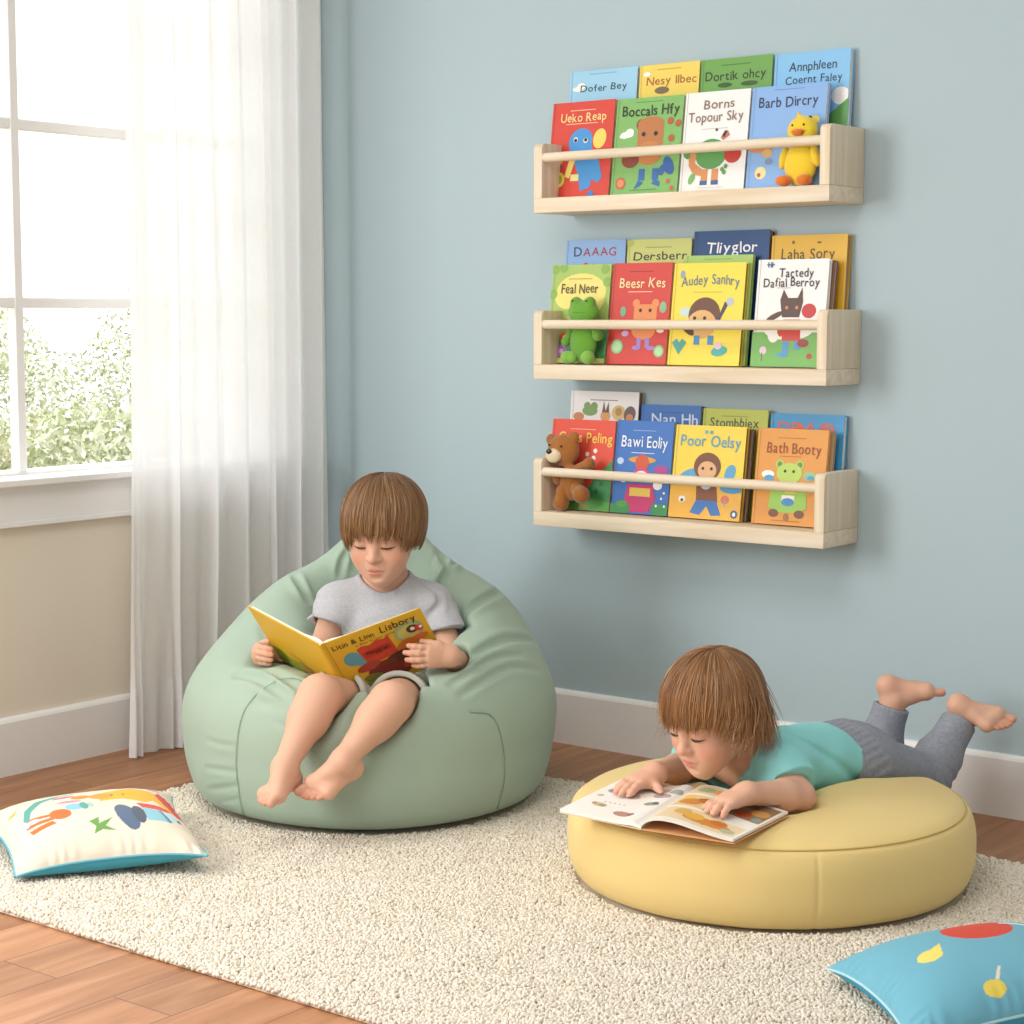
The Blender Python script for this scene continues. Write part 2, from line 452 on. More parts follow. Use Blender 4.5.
def curtain():
    ny, nz = 520, 120
    u = np.linspace(0, 1, ny); zz = np.linspace(0.004, 2.42, nz)
    V = np.zeros((nz, ny, 3))
    # folds: big ones gathered to the right, shallow ones over the glass
    for i, z in enumerate(zz):
        y0 = -.765+.02*math.sin(z*1.7)+.02*(z/2.4); y1 = -.075
        s = u+.012*np.sin(9*u+z*.8)
        ph = 2*math.pi*(5.2*s+1.6*s**2)
        amp = (.007+.012*np.clip((s-.12)/.5, 0, 1))*(1-.22*z/2.4)*(1-.55*np.clip((s-.9)/.1, 0, 1))
        x = .082+amp*np.sin(ph+.25*math.sin(z*1.3))+.010*np.sin(2.3*ph+1.1+z*.5)*np.clip(s*3, .25, 1)
        x += .012*np.exp(-((z)/.25)**2)*np.sin(3*ph)          # spread hem
        y = y0+(y1-y0)*u+.011*np.cos(ph)
        V[i, :, 0] = np.maximum(x+.014, .050); V[i, :, 1] = y; V[i, :, 2] = z
    q = np.arange(nz*ny).reshape(nz, ny)
    F = np.stack([q[:-1, :-1], q[:-1, 1:], q[1:, 1:], q[1:, :-1]], -1).reshape(-1, 4)
    return V, F
ct = thing('curtain', 'sheer white floor-length curtain hanging over the edge of the window', 'curtain', (.08, -.4, 0))
cV, cF = curtain()
obj('curtain_panel', mesh_from('curtain_panel', cV.reshape(-1, 3), cF), sheer(), ct)
hem = cV[:9].copy(); hem[..., 0] += .0016
q = np.arange(9*520).reshape(9, 520)
obj('hem', mesh_from('hem', hem.reshape(-1, 3), np.stack([q[:-1, :-1], q[:-1, 1:], q[1:, 1:], q[1:, :-1]], -1).reshape(-1, 4)), sheer(), ct)
# rod with rings just above the picture
rod = thing('curtain_rod', 'white curtain rod carrying the sheer curtain above the window', 'curtain rod', (.08, -1.2, 2.44))
MB().tube([(.082, -2.1, 2.445), (.082, -.03, 2.445)], .011, 16).build('rail', M_TRIM, rod, True)
for yb in (-.2, -1.9): MB().box((.0005, yb-.008, 2.43), (.07, yb+.008, 2.458), .002).build('bracket', M_TRIM, rod)

# ---- shrubs outside the window
def shrub(name, label, c, r, n, seed):
    t = thing(name, label, 'shrub', (c[0], c[1], 0), 'shrubs outside the window')
    rg = np.random.default_rng(seed)
    d = rg.normal(size=(n, 3)); d /= np.linalg.norm(d, axis=1)[:, None]
    rad = rg.uniform(.55, 1.0, n)**.5*(1+.22*noise3(d, 4, seed))
    P = np.array(c)+d*rad[:, None]*np.array(r)
    P = P[P[:, 2] > .02]; n = len(P)
    a = rg.normal(size=(n, 3)); a /= np.linalg.norm(a, axis=1)[:, None]
    b = np.cross(a, rg.normal(size=(n, 3))); b /= np.linalg.norm(b, axis=1)[:, None]
    L = rg.uniform(.012, .028, n)[:, None]; W = L*.42
    V = np.stack([P-a*L, P+b*W, P+a*L, P-b*W], 1).reshape(-1, 3)
    cc = np.array([lin('cdd3af'), lin('e2e5cd'), lin('b0bb8c'), lin('ece9d6')])[rg.integers(0, 4, n)]
    obj('foliage', mesh_from('foliage', V, np.arange(n*4).reshape(-1, 4), False, np.repeat(cc, 4, 0)), mat('shrub_leaf', None, .6, .3, attr='Col'), t)
    mb = MB()
    for k in range(7):
        e = np.array(c)+np.array(r)*nrm(rg.normal(size=3))*.6
        e[2] = abs(e[2]-c[2])*.6+c[2]
        mb.tube([(c[0], c[1], -.4), (c[0]*.6+e[0]*.4, c[1]*.6+e[1]*.4, (e[2])*.5), e], [.03, .02, .008], 7)
    mb.build('branch', mat('shrub_bark', '6b5a45', .8), t, True)
struct(MB().box((-14, -8, -.5), (-.16, 14, -.4)).build('ground', mat('garden_ground', 'a9ad86', .9)))
shrub('garden_shrub', 'leafy pale green shrub outside behind the lower middle pane', (-2.5, 1.3, .12), (.75, .75, .56), 26000, 3)
shrub('garden_shrub', 'taller leafy shrub outside showing beside the curtain edge', (-4.9, 5.0, .3), (1.6, 1.5, 1.2), 24000, 4)
shrub('garden_shrub', 'low leafy shrub outside behind the leftmost lower pane', (-5.4, 2.2, .35), (1.3, 1.1, 1.05), 20000, 5)
# ================================================================== shelves, books and toys on the wall
def pine(name='pale_pine', sc=(1.5, 30, 30)):
    m = mat(name, 'e8d8be', .55, .35); t = NT(m); b = t.n['Principled BSDF']
    tc = t.new('ShaderNodeTexCoord'); mp = t.new('ShaderNodeVectorMath', operation='MULTIPLY'); mp.inputs[1].default_value = sc
    no = t.new('ShaderNodeTexNoise'); no.inputs['Scale'].default_value = 1.6; no.inputs['Detail'].default_value = 5; no.inputs['Distortion'].default_value = .8
    cr = t.new('ShaderNodeValToRGB'); cr.color_ramp.elements[0].color = (*lin('dcc8a8'), 1); cr.color_ramp.elements[1].color = (*lin('efe2cc'), 1)
    cr.color_ramp.elements[0].position = .3; cr.color_ramp.elements[1].position = .7
    t.l.new(tc.outputs['Object'], mp.inputs[0]); t.l.new(mp.outputs[0], no.inputs['Vector']); t.l.new(no.outputs['Fac'], cr.inputs['Fac']); t.l.new(cr.outputs['Color'], b.inputs['Base Color'])
    return m
SX0, SX1, SD, ST = .793, 1.536, .148, .033
SHZ = [1.233, .863, .531]
SLAB = ['topmost of three pale wooden wall shelves, with the yellow duck toy', 'middle one of three pale wooden wall shelves, with the frog toy', 'lowest of three pale wooden wall shelves, with the teddy bear']
M_PINE = pine(); M_PINE_UP = pine('pale_pine_upright', (30, 30, 1.5))
def shelf(z, label):
    t = thing('wall_bookshelf', label, 'shelf', ((SX0+SX1)/2, -.001, z), 'wall bookshelves')
    MB().box((SX0, -SD, z), (SX1, -.0008, z+ST), .002).build('bottom_board', M_PINE, t, True)
    MB().box((SX0+.024, -.0105, z+ST+.0002), (SX1-.024, -.0008, z+.13), .0015).build('back_board', M_PINE, t, True)
    h = .154; n = 6
    prof = [(-.0008, z+ST), (-.0008, z+h), (-SD+.014, z+h)]+[(-SD+.014-.014*math.sin(a), z+h-.014+.014*math.cos(a)) for a in [math.pi/2*k/n for k in range(1, n)]]+[(-SD, z+h-.014), (-SD, z+ST)]
    for x in (SX0, SX1-.023): MB().prism(prof, 0, x, x+.023, .0015).build('side_panel', M_PINE_UP, t, True)
    zr = z+.1225
    MB().tube([(SX0+.0225, -SD+.0111, zr), (SX1-.0225, -SD+.0111, zr)], .0104, 20).build('front_rail', M_PINE, t, True)
    return t
for z_, l_ in zip(SHZ, SLAB): shelf(z_, l_)

GLY = {}
def glyph(ch):
    if ch in GLY: return GLY[ch]
    c = bpy.data.curves.new('letter', 'FONT'); c.body = ch; c.size = 1; c.offset = .007; c.resolution_u = 3
    o = bpy.data.objects.new('letter', c); C_.objects.link(o)
    dg = bpy.context.evaluated_depsgraph_get(); dg.update()
    me = bpy.data.meshes.new_from_object(o.evaluated_get(dg))
    V = np.array([v.co[:2] for v in me.vertices]); F = [tuple(p.vertices) for p in me.polygons]
    bpy.data.objects.remove(o); bpy.data.curves.remove(c); bpy.data.meshes.remove(me)
    GLY[ch] = (V, F); return GLY[ch]
def text_shapes(s, cx, cy, width, height, jit=.06, seed=0, arc=0, bold=0):
    """flat letters centred at cx, cy: list of (V, F)"""
    rg = np.random.default_rng(seed+len(s)); x = 0; out = []
    for ch in s:
        if ch == ' ': x += .32; continue
        V, F = glyph(ch)
        if not len(V): continue
        V = V.copy(); lo, hi = V[:, 0].min(), V[:, 0].max(); V[:, 0] -= lo
        a = rg.normal(0, jit); c, sn = math.cos(a), math.sin(a); m = V.mean(0)
        V = (V-m)@np.array([[c, sn], [-sn, c]])+m; V[:, 1] += rg.normal(0, jit*.35)
        out.append([V+np.array([x, 0]), F]); x += hi-lo+.09
    tot = x-.09
    res = []
    for V, F in out:
        V = V.copy(); V[:, 0] = (V[:, 0]/tot-.5)*width; V[:, 1] = (V[:, 1]-.34)*height/.72
        V[:, 1] -= arc*(V[:, 0]/width*2)**2
        res.append((V+np.array([cx, cy]), F))
    return res
def ell_poly(x, y, rx, ry, rot=0, n=22):
    a = np.linspace(0, 2*math.pi, n+1)[:-1]; c, s = math.cos(math.radians(rot)), math.sin(math.radians(rot))
    X, Y = rx*np.cos(a), ry*np.sin(a); return np.stack([x+X*c-Y*s, y+X*s+Y*c], 1)
def print_mesh(name, shapes, texts, w, h, place, lift=.00035):
    """shapes in 0..1 cover space; texts: (string, cx, cy, width, height, hex, arc). place(U metres, V metres, lift)"""
    Vs, Fs, Cs, b = [], [], [], 0
    L = lift
    def put(V, F, hexc):
        nonlocal b, L
        Vs.append(place(V[:, 0], V[:, 1], L)); Fs.extend([tuple(i+b for i in f) for f in F]); Cs.append(np.tile(lin(hexc), (len(V), 1))); b += len(V); L += .000045
    for s in shapes:
        if s[0] == 'e':
            P = ell_poly(s[1]*w, s[2]*h, s[3]*w, s[4]*w, s[5] if len(s) > 6 else 0); put(np.clip(P, [0.001, 0.001], [w-.001, h-.001]), [tuple(range(len(P)))], s[-1])
        elif s[0] == 'p':
            P = np.array(s[1])*np.array([w, h]); put(P, [tuple(range(len(P)))], s[-1])
        elif s[0] == 'r':
            x, y, a, c = s[1:5]; P = np.array([(x, y), (x+a, y), (x+a, y+c), (x, y+c)])*np.array([w, h]); put(P, [(0, 1, 2, 3)], s[-1])
    l0 = L
    for i, tx in enumerate(texts):
        st, cx, cy, tw, th, hx = tx[:6]; arc = tx[6] if len(tx) > 6 else 0
        for V, F in text_shapes(st, cx*w, cy*h, tw*w, th*h, seed=i, arc=arc*h): L = l0; put(V, F, hx)
    return mesh_from(name, np.concatenate(Vs), Fs, False, np.concatenate(Cs))
M_PRINT = mat('cover_ink', None, .45, .4, attr='Col')
M_PAGES = mat('page_paper', 'efe8da', .85, .2)
M_PAGES2 = mat('page_edges_brown', 'a98f72', .85, .2)
def book(label, x0, x1, zf, height, hexc, shapes=(), texts=(), y=-.088, lean=.028, th=.013, pages=None, spine=None, cut=None):
    """upright picture book leaning on the shelf, front cover to the room"""
    w = x1-x0; ang = math.asin(min(lean/height, .5))
    t = thing('picture_book', label, 'book', ((x0+x1)/2, y, zf), 'picture books on the wall shelves')
    def place(U, V, l):
        U = np.asarray(U); V = np.asarray(V); n = np.array([0, -math.cos(ang), math.sin(ang)]); v = np.array([0, math.sin(ang), math.cos(ang)])
        return np.array([x0, y, zf+.0006+th*math.sin(ang)])+U[:, None]*np.array([1., 0, 0])+V[:, None]*v+n*l
    M = Matrix.Translation((x0, y, zf+.0006+th*math.sin(ang))) @ Matrix.Rotation(-ang, 4, 'X')
    mc = mat('cover_'+hexc, hexc, .45, .4)
    # boards: front, rounded spine on the left, back
    c = .0016
    prof = [(w, 0), (.004, 0), (.0015, .0012), (.0002, .004), (.0002, th-.004), (.0015, th-.0012), (.004, th), (w, th), (w, th-c), (.005, th-c), (.0022, th-.004), (.0022, .004), (.005, c), (w, c)]
    MB().prism(prof, 2, 0, height).build('cover', mc, t, False, M)
    MB().box((.0045, c+.0002, .003), (w-.003, th-c-.0002, height-.003)).build('page_block', pages or M_PAGES, t, False, M)
    dk = ''.join('%02x' % int(int(hexc[i:i+2], 16)*.86) for i in (0, 2, 4))
    sh = [('r', .042, 0, .013, 1, spine or dk)]
    if shapes or texts or sh:
        cov = [o for o in t.children if o.name.startswith('cover')][0]
        obj('cover_print', print_mesh('cover_print', sh+list(shapes), texts, w, height, place), M_PRINT, cov)
    return t
W, K_, Br, Bl, Rd, Gn, Ye, Or = 'f6f4ee', '33302f', '8a5a3a', '3f86c9', 'cf4436', '5f9e52', 'f0cf57', 'e08a4a'
def face(x, y, s, c=K_): return [('e', x-s, y, s*.32, s*.32, c), ('e', x+s, y, s*.32, s*.32, c)]
def line(y, c, x=.5, w=.4): return [('r', x-w/2, y, w, .008, c)]
def critter(x, y, s, body, head, leg, ears=True, shirt=None):
    o = []
    if ears: o += [('e', x-.75*s, y+.80*s, .3*s, .3*s, head), ('e', x+.75*s, y+.80*s, .3*s, .3*s, head)]
    o += [('p', [(x-.45*s, y-.95*s), (x-.12*s, y-.95*s), (x-.1*s, y-1.55*s), (x-.5*s, y-1.55*s)], leg), ('p', [(x+.12*s, y-.95*s), (x+.45*s, y-.95*s), (x+.5*s, y-1.55*s), (x+.1*s, y-1.55*s)], leg)]
    o += [('e', x-.85*s, y-.45*s, .16*s, .5*s, -25, body), ('e', x+.85*s, y-.45*s, .16*s, .5*s, 25, body)]
    o += [('e', x, y-.45*s, .72*s, .75*s, shirt or body), ('e', x, y+.35*s, .85*s, .68*s, head)]+face(x, y+.42*s, .32*s)+[('e', x, y+.18*s, .12*s, .08*s, K_)]
    return o
def dots(L, c, r=.035): return [('e', a, b, r, r, c) for a, b in L]
def flower(x, y, r, c, c2): return [('e', x+r*math.cos(k*1.257), y+r*.8*math.sin(k*1.257), r*.7, r*.7, c) for k in range(5)]+[('e', x, y, r*.55, r*.55, c2)]
def books():
    z1, z2, z3 = [z+ST+.0004 for z in SHZ]
    F = dict(lean=.028)
    # --- top shelf, front row
    book('red picture book with a blue animal on the top wall shelf', .781, .954, z1, .215, 'd64a3c',
         line(.905, 'f0c9a0')+line(.765, 'f0c9a0', .5, .5)+[('e', .80, .60, .10, .13, -15, 'f2d669'), ('e', .50, .58, .19, .17, 20, '4a97d8'), ('p', [(.36, .56), (.66, .60), (.72, .42), (.80, .40), (.88, .20), (.82, .14), (.72, .18), (.70, .10), (.55, .06), (.50, .22), (.40, .42)], '4a97d8'), ('p', [(.36, .44), (.46, .44), (.36, .20), (.28, .22)], 'f0dc7a'), ('r', .38, .17, .13, .07, 'efe39a'),
          ('e', .42, .60, .035, .035, W), ('e', .58, .59, .035, .035, W)]+face(.50, .595, .08)+[('e', .20, .19, .09, .10, 'efd660'), ('e', .20, .19, .05, .055, '9fb24a'), ('r', .195, .06, .012, .06, 'efd660'), ('r', .17, .36, .07, .09, 'e8b23c'), ('e', .18, .33, .06, .03, '8a6a78'), ('e', .72, .03, .05, .04, '3f7fd0')], [('Ueko Reap', .52, .835, .72, .095, 'f7dc98')], **F)
    book('green picture book with a brown bear, beside the red book on the top shelf', .957, 1.134, z1, .212, '84b96a',
         line(.95, '5f8f4a')+[('e', .20, .625, .10, .04, W), ('e', .16, .61, .07, .03, W), ('e', .24, .65, .06, .045, W), ('e', .40, .72, .07, .07, Br), ('e', .40, .72, .04, .04, 'c98a5a'), ('r', .36, .50, .38, .24, 'bd7a48'), ('e', .55, .73, .19, .08, 'bd7a48'), ('e', .55, .42, .19, .15, 'c9854c'), ('r', .42, .14, .09, .12, '3d6fb0'), ('r', .62, .14, .09, .12, '3d6fb0'), ('p', [(.36, .05), (.42, .14), (.50, .12), (.44, .08)], '3d6fb0'), ('p', [(.62, .10), (.66, .15), (.74, .12), (.74, .07)], '3d6fb0'), ('e', .28, .36, .13, .10, '8f4638'), ('e', .16, .12, .075, .075, 'c9694c'), ('e', .16, .12, .05, .05, 'e0926a'), ('e', .85, .28, .07, .12, 25, '3d66ac'), ('e', .76, .24, .045, .07, -20, '3d66ac')]+dots([(.83, .74), (.95, .71), (.86, .56)], 'b5603c', .045)+dots([(.86, .12), (.92, .05)], 'c9694c', .03)+face(.54, .62, .09)+line(.04, '5f8f4a'), [('Boccals Hfy', .53, .865, .84, .11, '3a3f35')], **F)
    book('white picture book with a green animal, third in the front row of the top shelf', 1.137, 1.300, z1, .213, 'f1f0ee',
         line(.62, 'c9c5be')+[('e', .47, .37, .24, .20, '5d9d53'), ('p', [(.12, .40), (.24, .40), (.24, .28), (.36, .22), (.36, .15), (.22, .17), (.14, .26)], 'd9935c'), ('r', .34, .10, .10, .12, 'd9935c'), ('r', .50, .10, .10, .12, 'd9935c'), ('r', .33, .06, .11, .045, '46688f'), ('r', .50, .06, .11, .045, '46688f'), ('e', .80, .36, .13, .12, 'c23a2f'), ('e', .80, .41, .04, .03, 'f1f0ee'), ('e', .10, .38, .05, .07, 30, '5d9d53'), ('e', .20, .13, .045, .08, -25, '7fb469'), ('p', [(.60, .53), (.64, .50), (.74, .55), (.70, .60), (.64, .58)], 'c9785a'), ('p', [(.62, .54), (.66, .60), (.70, .59), (.66, .53)], '3c3a46'), ('e', .53, .61, .02, .02, '5a3f35')]+dots([(.66, .21), (.71, .24), (.69, .18)], Gn, .03)+line(.03, 'd5d2cc'), [('Borns', .54, .87, .46, .095, '8a7462'), ('Topour Sky', .50, .745, .84, .10, '8a7462')], **F)
    book('light blue picture book standing behind the yellow duck toy', 1.303, 1.482, z1, .213, '8ab4e8',
         line(.955, '6f93c4')+[('e', .17, .40, .17, .06, 'd98a55'), ('e', .27, .34, .07, .05, 'd9b06a'), ('e', .20, .15, .075, .075, 'efe0a0'), ('e', .18, .13, .025, .025, 'b5603c'), ('e', .30, .26, .05, .04, '7f93b5'), ('e', .86, .64, .07, .05, 'f0dc6a')]+dots([(.80, .66)], K_, .03), [('Barb Dircry', .50, .84, .78, .105, '3b3a58')], th=.015, spine='7aa3d8', **F)
    # --- top shelf, back row
    B = dict(y=-.042, lean=.024, th=.013)
    book('pale blue picture book at the window end of the back row, top shelf', .797, .984, z1, .288, '9fd0ea', line(.965, '7fb3d0')+[('e', .14, .86, .08, .03, W), ('e', .19, .88, .06, .04, W)], [('Dofer Bey', .52, .86, .68, .055, '35454f')], **B)
    book('yellow picture book in the back row of the top shelf', .988, 1.146, z1, .287, 'efd363', line(.955, 'c9a93f')+[('e', .14, .93, .06, .03, W), ('e', .40, .80, .12, .05, '7a6a4a')], [('Nesy Ilbec', .55, .875, .82, .065, 'a8632f')], **B)
    book('mid green picture book in the back row of the top shelf', 1.148, 1.327, z1, .286, '6fa552', line(.945, '4f7f3c')+[('e', .36, .80, .10, .03, '3c5f30'), ('e', .70, .80, .12, .03, '3c5f30')], [('Dortik ohcy', .50, .87, .84, .07, '2f3b2c')], **B)
    book('sky blue picture book with two title lines, wall shelf back row beside the duck', 1.330, 1.5105, z1, .283, '86c2ec', [('e', .90, .66, .12, .10, W), ('p', [(.7, .5), (1, .64), (1, .4), (.7, .4)], Gn)], [('Annphleen', .52, .895, .62, .07, '2f3f52'), ('Coernt Faley', .54, .80, .74, .06, '2f3f52')], **dict(B, th=.018))
    # --- middle shelf, front row
    book('green and yellow picture book with a meadow, standing behind the frog toy', .782, .946, z2, .223, 'a9c56a',
         [('e', .52, .72, .42, .26, 'f0e080'), ('e', .30, .68, .22, .18, 'f0e080'), ('e', .72, .64, .2, .18, 'f0e080')]+dots([(.06, .95), (.2, .97), (.9, .95), (.05, .7), (.95, .82)], '8db557', .07)+[('r', 0, 0, 1, .36, '4f9a5c'), ('e', .25, .36, .26, .12, 'c2523c'), ('e', .25, .34, .18, .08, '7fb469')]+flower(.30, .26, .05, 'd9573f', 'f2e3c0')+flower(.26, .12, .06, 'b878c9', 'e9c7ea')+flower(.52, .20, .05, '3f9aa0', 'bfe0d0')+[('e', .5, .10, .05, .05, W)]+dots([(.06, .24), (.1, .3)], 'e0a23c', .04)+[('r', 0, 0, 1, .05, 'dfe08a')]+line(.85, 'b9a452'), [('Feal Neer', .50, .755, .62, .10, '57503c')], **F)
    book('red picture book with an orange cat, between the frog toy and a yellow book', .949, 1.108, z2, .224, 'd0473f',
         line(.91, '9f3530')+line(.71, 'efc9a0')+[('r', .42, .44, .38, .15, 'e5905a'), ('e', .45, .60, .06, .06, 'e5905a'), ('e', .77, .60, .06, .06, 'e5905a'), ('e', .60, .34, .20, .14, 'e5905a'), ('r', .50, .16, .07, .10, 'a78bd0'), ('r', .64, .16, .07, .10, 'a78bd0'), ('e', .50, .16, .07, .03, 'a78bd0'), ('e', .74, .16, .07, .03, 'a78bd0'), ('e', .18, .17, .10, .10, '8fc98a'), ('e', .18, .17, .07, .07, 'b7dfae'), ('e', .88, .13, .085, .085, '8fc98a'), ('e', .88, .13, .06, .06, 'b7dfae'), ('e', .24, .52, .05, .07, '7fae8a'), ('e', .90, .56, .06, .08, '8fb48a'), ('e', .30, .30, .06, .04, 'c9b0d8'), ('e', .88, .33, .06, .03, 'f0e6dc')]+face(.61, .53, .08), [('Beesr Kes', .53, .80, .76, .10, 'f6dfa8')], **F)
    book('bright yellow picture book with a hedgehog on the middle shelf', 1.111, 1.294, z2, .221, 'f2dc4e',
         [('e', .14, .89, .035, .05, '9aa3b8'), ('e', .22, .52, .09, .06, 'c9dcd0'), ('e', .48, .49, .22, .21, '6f4a33'), ('e', .45, .40, .20, .17, 'e0b070'), ('p', [(.66, .44), (.70, .44), (.80, .60), (.75, .62)], '4c4560'), ('e', .82, .62, .05, .05, 'b9c4d2'), ('e', .26, .36, .12, .05, -40, '5a463a'), ('r', .36, .20, .08, .09, '4a8fc0'), ('r', .55, .20, .08, .09, '4a8fc0'), ('p', [(.06, .22), (.12, .26), (.16, .22), (.20, .26), (.26, .22), (.16, .10)], '4fa59b'), ('e', .72, .14, .11, .06, 10, '4fb0a8'), ('e', .70, .19, .05, .04, 'e3c4d8')]+face(.42, .46, .07)+line(.71, 'cfb83c'), [('Audey Sanhry', .53, .84, .80, .10, '5f7f8f', .03)], th=.013, pages=M_PAGES2, **F)
    book('light green book standing partly hidden behind the yellow hedgehog book', 1.128, 1.300, z2, .238, 'a6c96c', line(.96, '86a64f'), y=-.0735, lean=.030, th=.011)
    book('white picture book with a dark cat, by the end panel of the middle shelf', 1.322, 1.492, z2, .225, 'f1f0ee',
         [('r', 0, 0, 1, .32, '79b75f'), ('e', .50, .34, .34, .12, W), ('e', .30, .30, .08, .10, W), ('p', [(.36, .62), (.40, .72), (.47, .64), (.60, .64), (.66, .74), (.68, .60), (.64, .46), (.40, .46)], '5a4238'), ('e', .77, .52, .10, .09, 'c23a3a'), ('e', .30, .47, .13, .035, 25, '5a4238'), ('p', [(.42, .44), (.66, .44), (.68, .24), (.42, .24)], 'cf4a42'), ('e', .40, .34, .05, .08, 'cf4a42'), ('r', .44, .12, .08, .12, '5a9fd0'), ('r', .60, .16, .08, .08, '5a9fd0'), ('e', .44, .11, .08, .03, '5a9fd0'), ('e', .72, .22, .08, .05, '9f3f3f'), ('e', .17, .15, .05, .05, 'e6d0d8'), ('r', .15, .05, .015, .08, '8a6a7a'), ('e', .82, .10, .04, .035, 'b5503c')]+face(.53, .55, .07, 'c98a5a')+[('r', .17+.02*math.cos(k)*2, .925, .015, .05, '46688f') for k in range(3)]+[('r', .14, .945, .11, .012, '46688f')]+line(.73, 'c5c0ba', .4, .2), [('Tactedy', .56, .875, .48, .085, '3f3a38'), ('Dafial Berroy', .50, .785, .78, .085, '3f3a38')], th=.012, **F)
    book('thin brown book tucked behind the white cat book', 1.326, 1.498, z2, .222, '8f6a58', y=-.0745, lean=.030, th=.011)
    # --- middle shelf, back row
    book('periwinkle picture book with patterned red letters in the back row', .787, .955, z2, .279, '8fb3e0', [('e', .36+.13*i, .79-.01*i, .045, .045, 'b5443f') for i in range(4)], [('D', .22, .905, .13, .08, '3a3f58'), ('AAAG', .58, .905, .54, .07, 'a83c46')], **B)
    book('lime picture book beside the navy one in the back row', .958, 1.130, z2, .277, 'ccd37c', line(.93, 'a3aa58')+dots([(.06, .98), (.95, .80)], 'b5bf64', .06), [('Dersberr', .53, .865, .82, .07, '44452f')], **B)
    book('navy picture book with a white title, middle shelf back row', 1.134, 1.326, z2, .290, '1f4a82', (), [('Tliyglor', .52, .875, .66, .085, 'f3f4f6')], **dict(B, th=.020, pages=M_PAGES2))
    book('mustard yellow picture book at the end of the back row, middle shelf', 1.329, 1.5105, z2, .276, 'e3b437', [('e', .30, .945, .02, .02, '7a5a20'), ('e', .64, .94, .03, .012, '7a5a20')], [('Laha Sory', .50, .855, .70, .085, '5a4220')], **dict(B, th=.018, pages=M_PAGES2))
    # --- lowest shelf, front row
    book('red picture book with a green hill, standing behind the teddy bear', .782, .960, z3, .205, 'e0513a',
         line(.89, 'f2b08a')+[('p', [(.30, 0), (1, 0), (1, .58), (.92, .50), (.78, .40), (.60, .20), (.40, .14)], '3f8f55'), ('p', [(.30, 0), (1, 0), (1, .10), (.6, .14)], '58a04a')]+dots([(.60, .62), (.70, .58), (.72, .66), (.14, .30)], W, .03)+dots([(.85, .30), (.78, .22)], '2f6f45', .03)+[('e', .6, .04, .08, .03, '8f8a3c')], [('Cutis Peling', .55, .80, .84, .115, 'f4cf5c')], **F)
    book('blue picture book with a magenta animal, beside the teddy bear', .963, 1.116, z3, .208, '3f74c0',
         line(.89, '8fb0dc')+line(.65, 'd5e0f0')+[('e', .50, .58, .24, .05, 'd9a03c'), ('e', .50, .55, .12, .12, 'd25a3c'), ('e', .50, .42, .15, .10, 'd8437a'), ('e', .50, .42, .10, .06, W), ('p', [(.28, .32), (.72, .32), (.78, .16), (.66, .02), (.34, .02), (.24, .16)], 'c63a72'), ('r', .32, .19, .36, .09, 'e2c052'), ('e', .20, .38, .07, .07, W), ('e', .80, .32, .08, .07, W), ('e', .84, .48, .12, .07, 'b0488f'), ('e', .12, .56, .06, .05, 'bcd4ee'), ('r', 0, 0, .34, .10, '3f8f55'), ('e', .2, .1, .1, .05, '58a04a'), ('r', .72, 0, .28, .12, '3f8f55')]+dots([(.88, .18), (.92, .24), (.8, .1), (.94, .1)], W, .018)+face(.50, .43, .05), [('Bawi Eoliy', .52, .775, .80, .125, 'eef3f6')], **F)
    book('yellow picture book with a brown-haired figure, third on the lowest shelf', 1.119, 1.300, z3, .203, 'efd44c',
         [('r', 0, 0, 1, .45, 'ecb548'), ('e', .26, .47, .16, .06, 20, '5aa5cf'), ('e', .82, .50, .07, .11, -20, '5aa5cf'), ('e', .86, .34, .16, .06, '4f9ccc'), ('e', .50, .56, .19, .17, '7a4a30'), ('e', .50, .52, .13, .11, 'e2b080'), ('p', [(.36, .42), (.64, .42), (.68, .18), (.38, .18)], '80502f'), ('e', .50, .36, .07, .05, 'b9c9dc'), ('p', [(.38, .20), (.66, .20), (.74, .05), (.60, .04), (.53, .14), (.44, .04), (.30, .06)], '3f78bf'), ('e', .78, .22, .06, .05, 'd97a5a'), ('r', .77, .14, .02, .07, '8fb0c0'), ('e', .92, .07, .05, .05, '46688f'), ('e', .92, .07, .02, .025, W), ('e', .18, .20, .05, .04, W), ('e', .18, .19, .02, .02, K_)]+face(.50, .54, .06)+dots([(.45, .93), (.52, .93)], '5aa5cf', .022), [('Poor Oelsy', .52, .835, .84, .125, '5a9fbf')], th=.013, pages=M_PAGES2, **F)
    book('thin dark brown book tucked behind the yellow book with the brown-haired figure', 1.132, 1.308, z3, .198, '6a4a3a', y=-.0745, lean=.028, th=.011)
    book('orange picture book with a green bear, at the end panel of the lowest shelf', 1.327, 1.497, z3, .203, 'e09a44',
         line(.90, 'b06f2c')+line(.71, 'b06f2c', .5, .3)+[('e', .20, .52, .09, .05, W), ('e', .22, .48, .07, .04, '5a9fd0'), ('e', .78, .52, .09, .06, '9fc08f'), ('e', .80, .50, .05, .03, '4aa0d0'), ('e', .36, .63, .06, .06, 'b2cf5c'), ('e', .64, .63, .06, .06, 'b2cf5c'), ('e', .36, .63, .035, .035, '6f8f4a'), ('e', .64, .63, .035, .035, '6f8f4a'), ('e', .50, .54, .18, .13, 'b9d463'), ('p', [(.26, .44), (.74, .44), (.78, .18), (.62, .13), (.38, .13), (.24, .18)], '9fcf5c'), ('r', .42, .24, .18, .07, W), ('e', .51, .24, .09, .05, '4a8fd0'), ('r', .46, .33, .16, .06, 'e9d45c'), ('e', .32, .12, .07, .05, '7a4f33'), ('e', .68, .12, .07, .05, '7a4f33'), ('e', .50, .08, .04, .05, '9f6f45')]+face(.50, .56, .06)+line(.04, 'b06f2c'), [('Bath Booty', .54, .80, .76, .115, '9f4a22')], th=.012, **F)
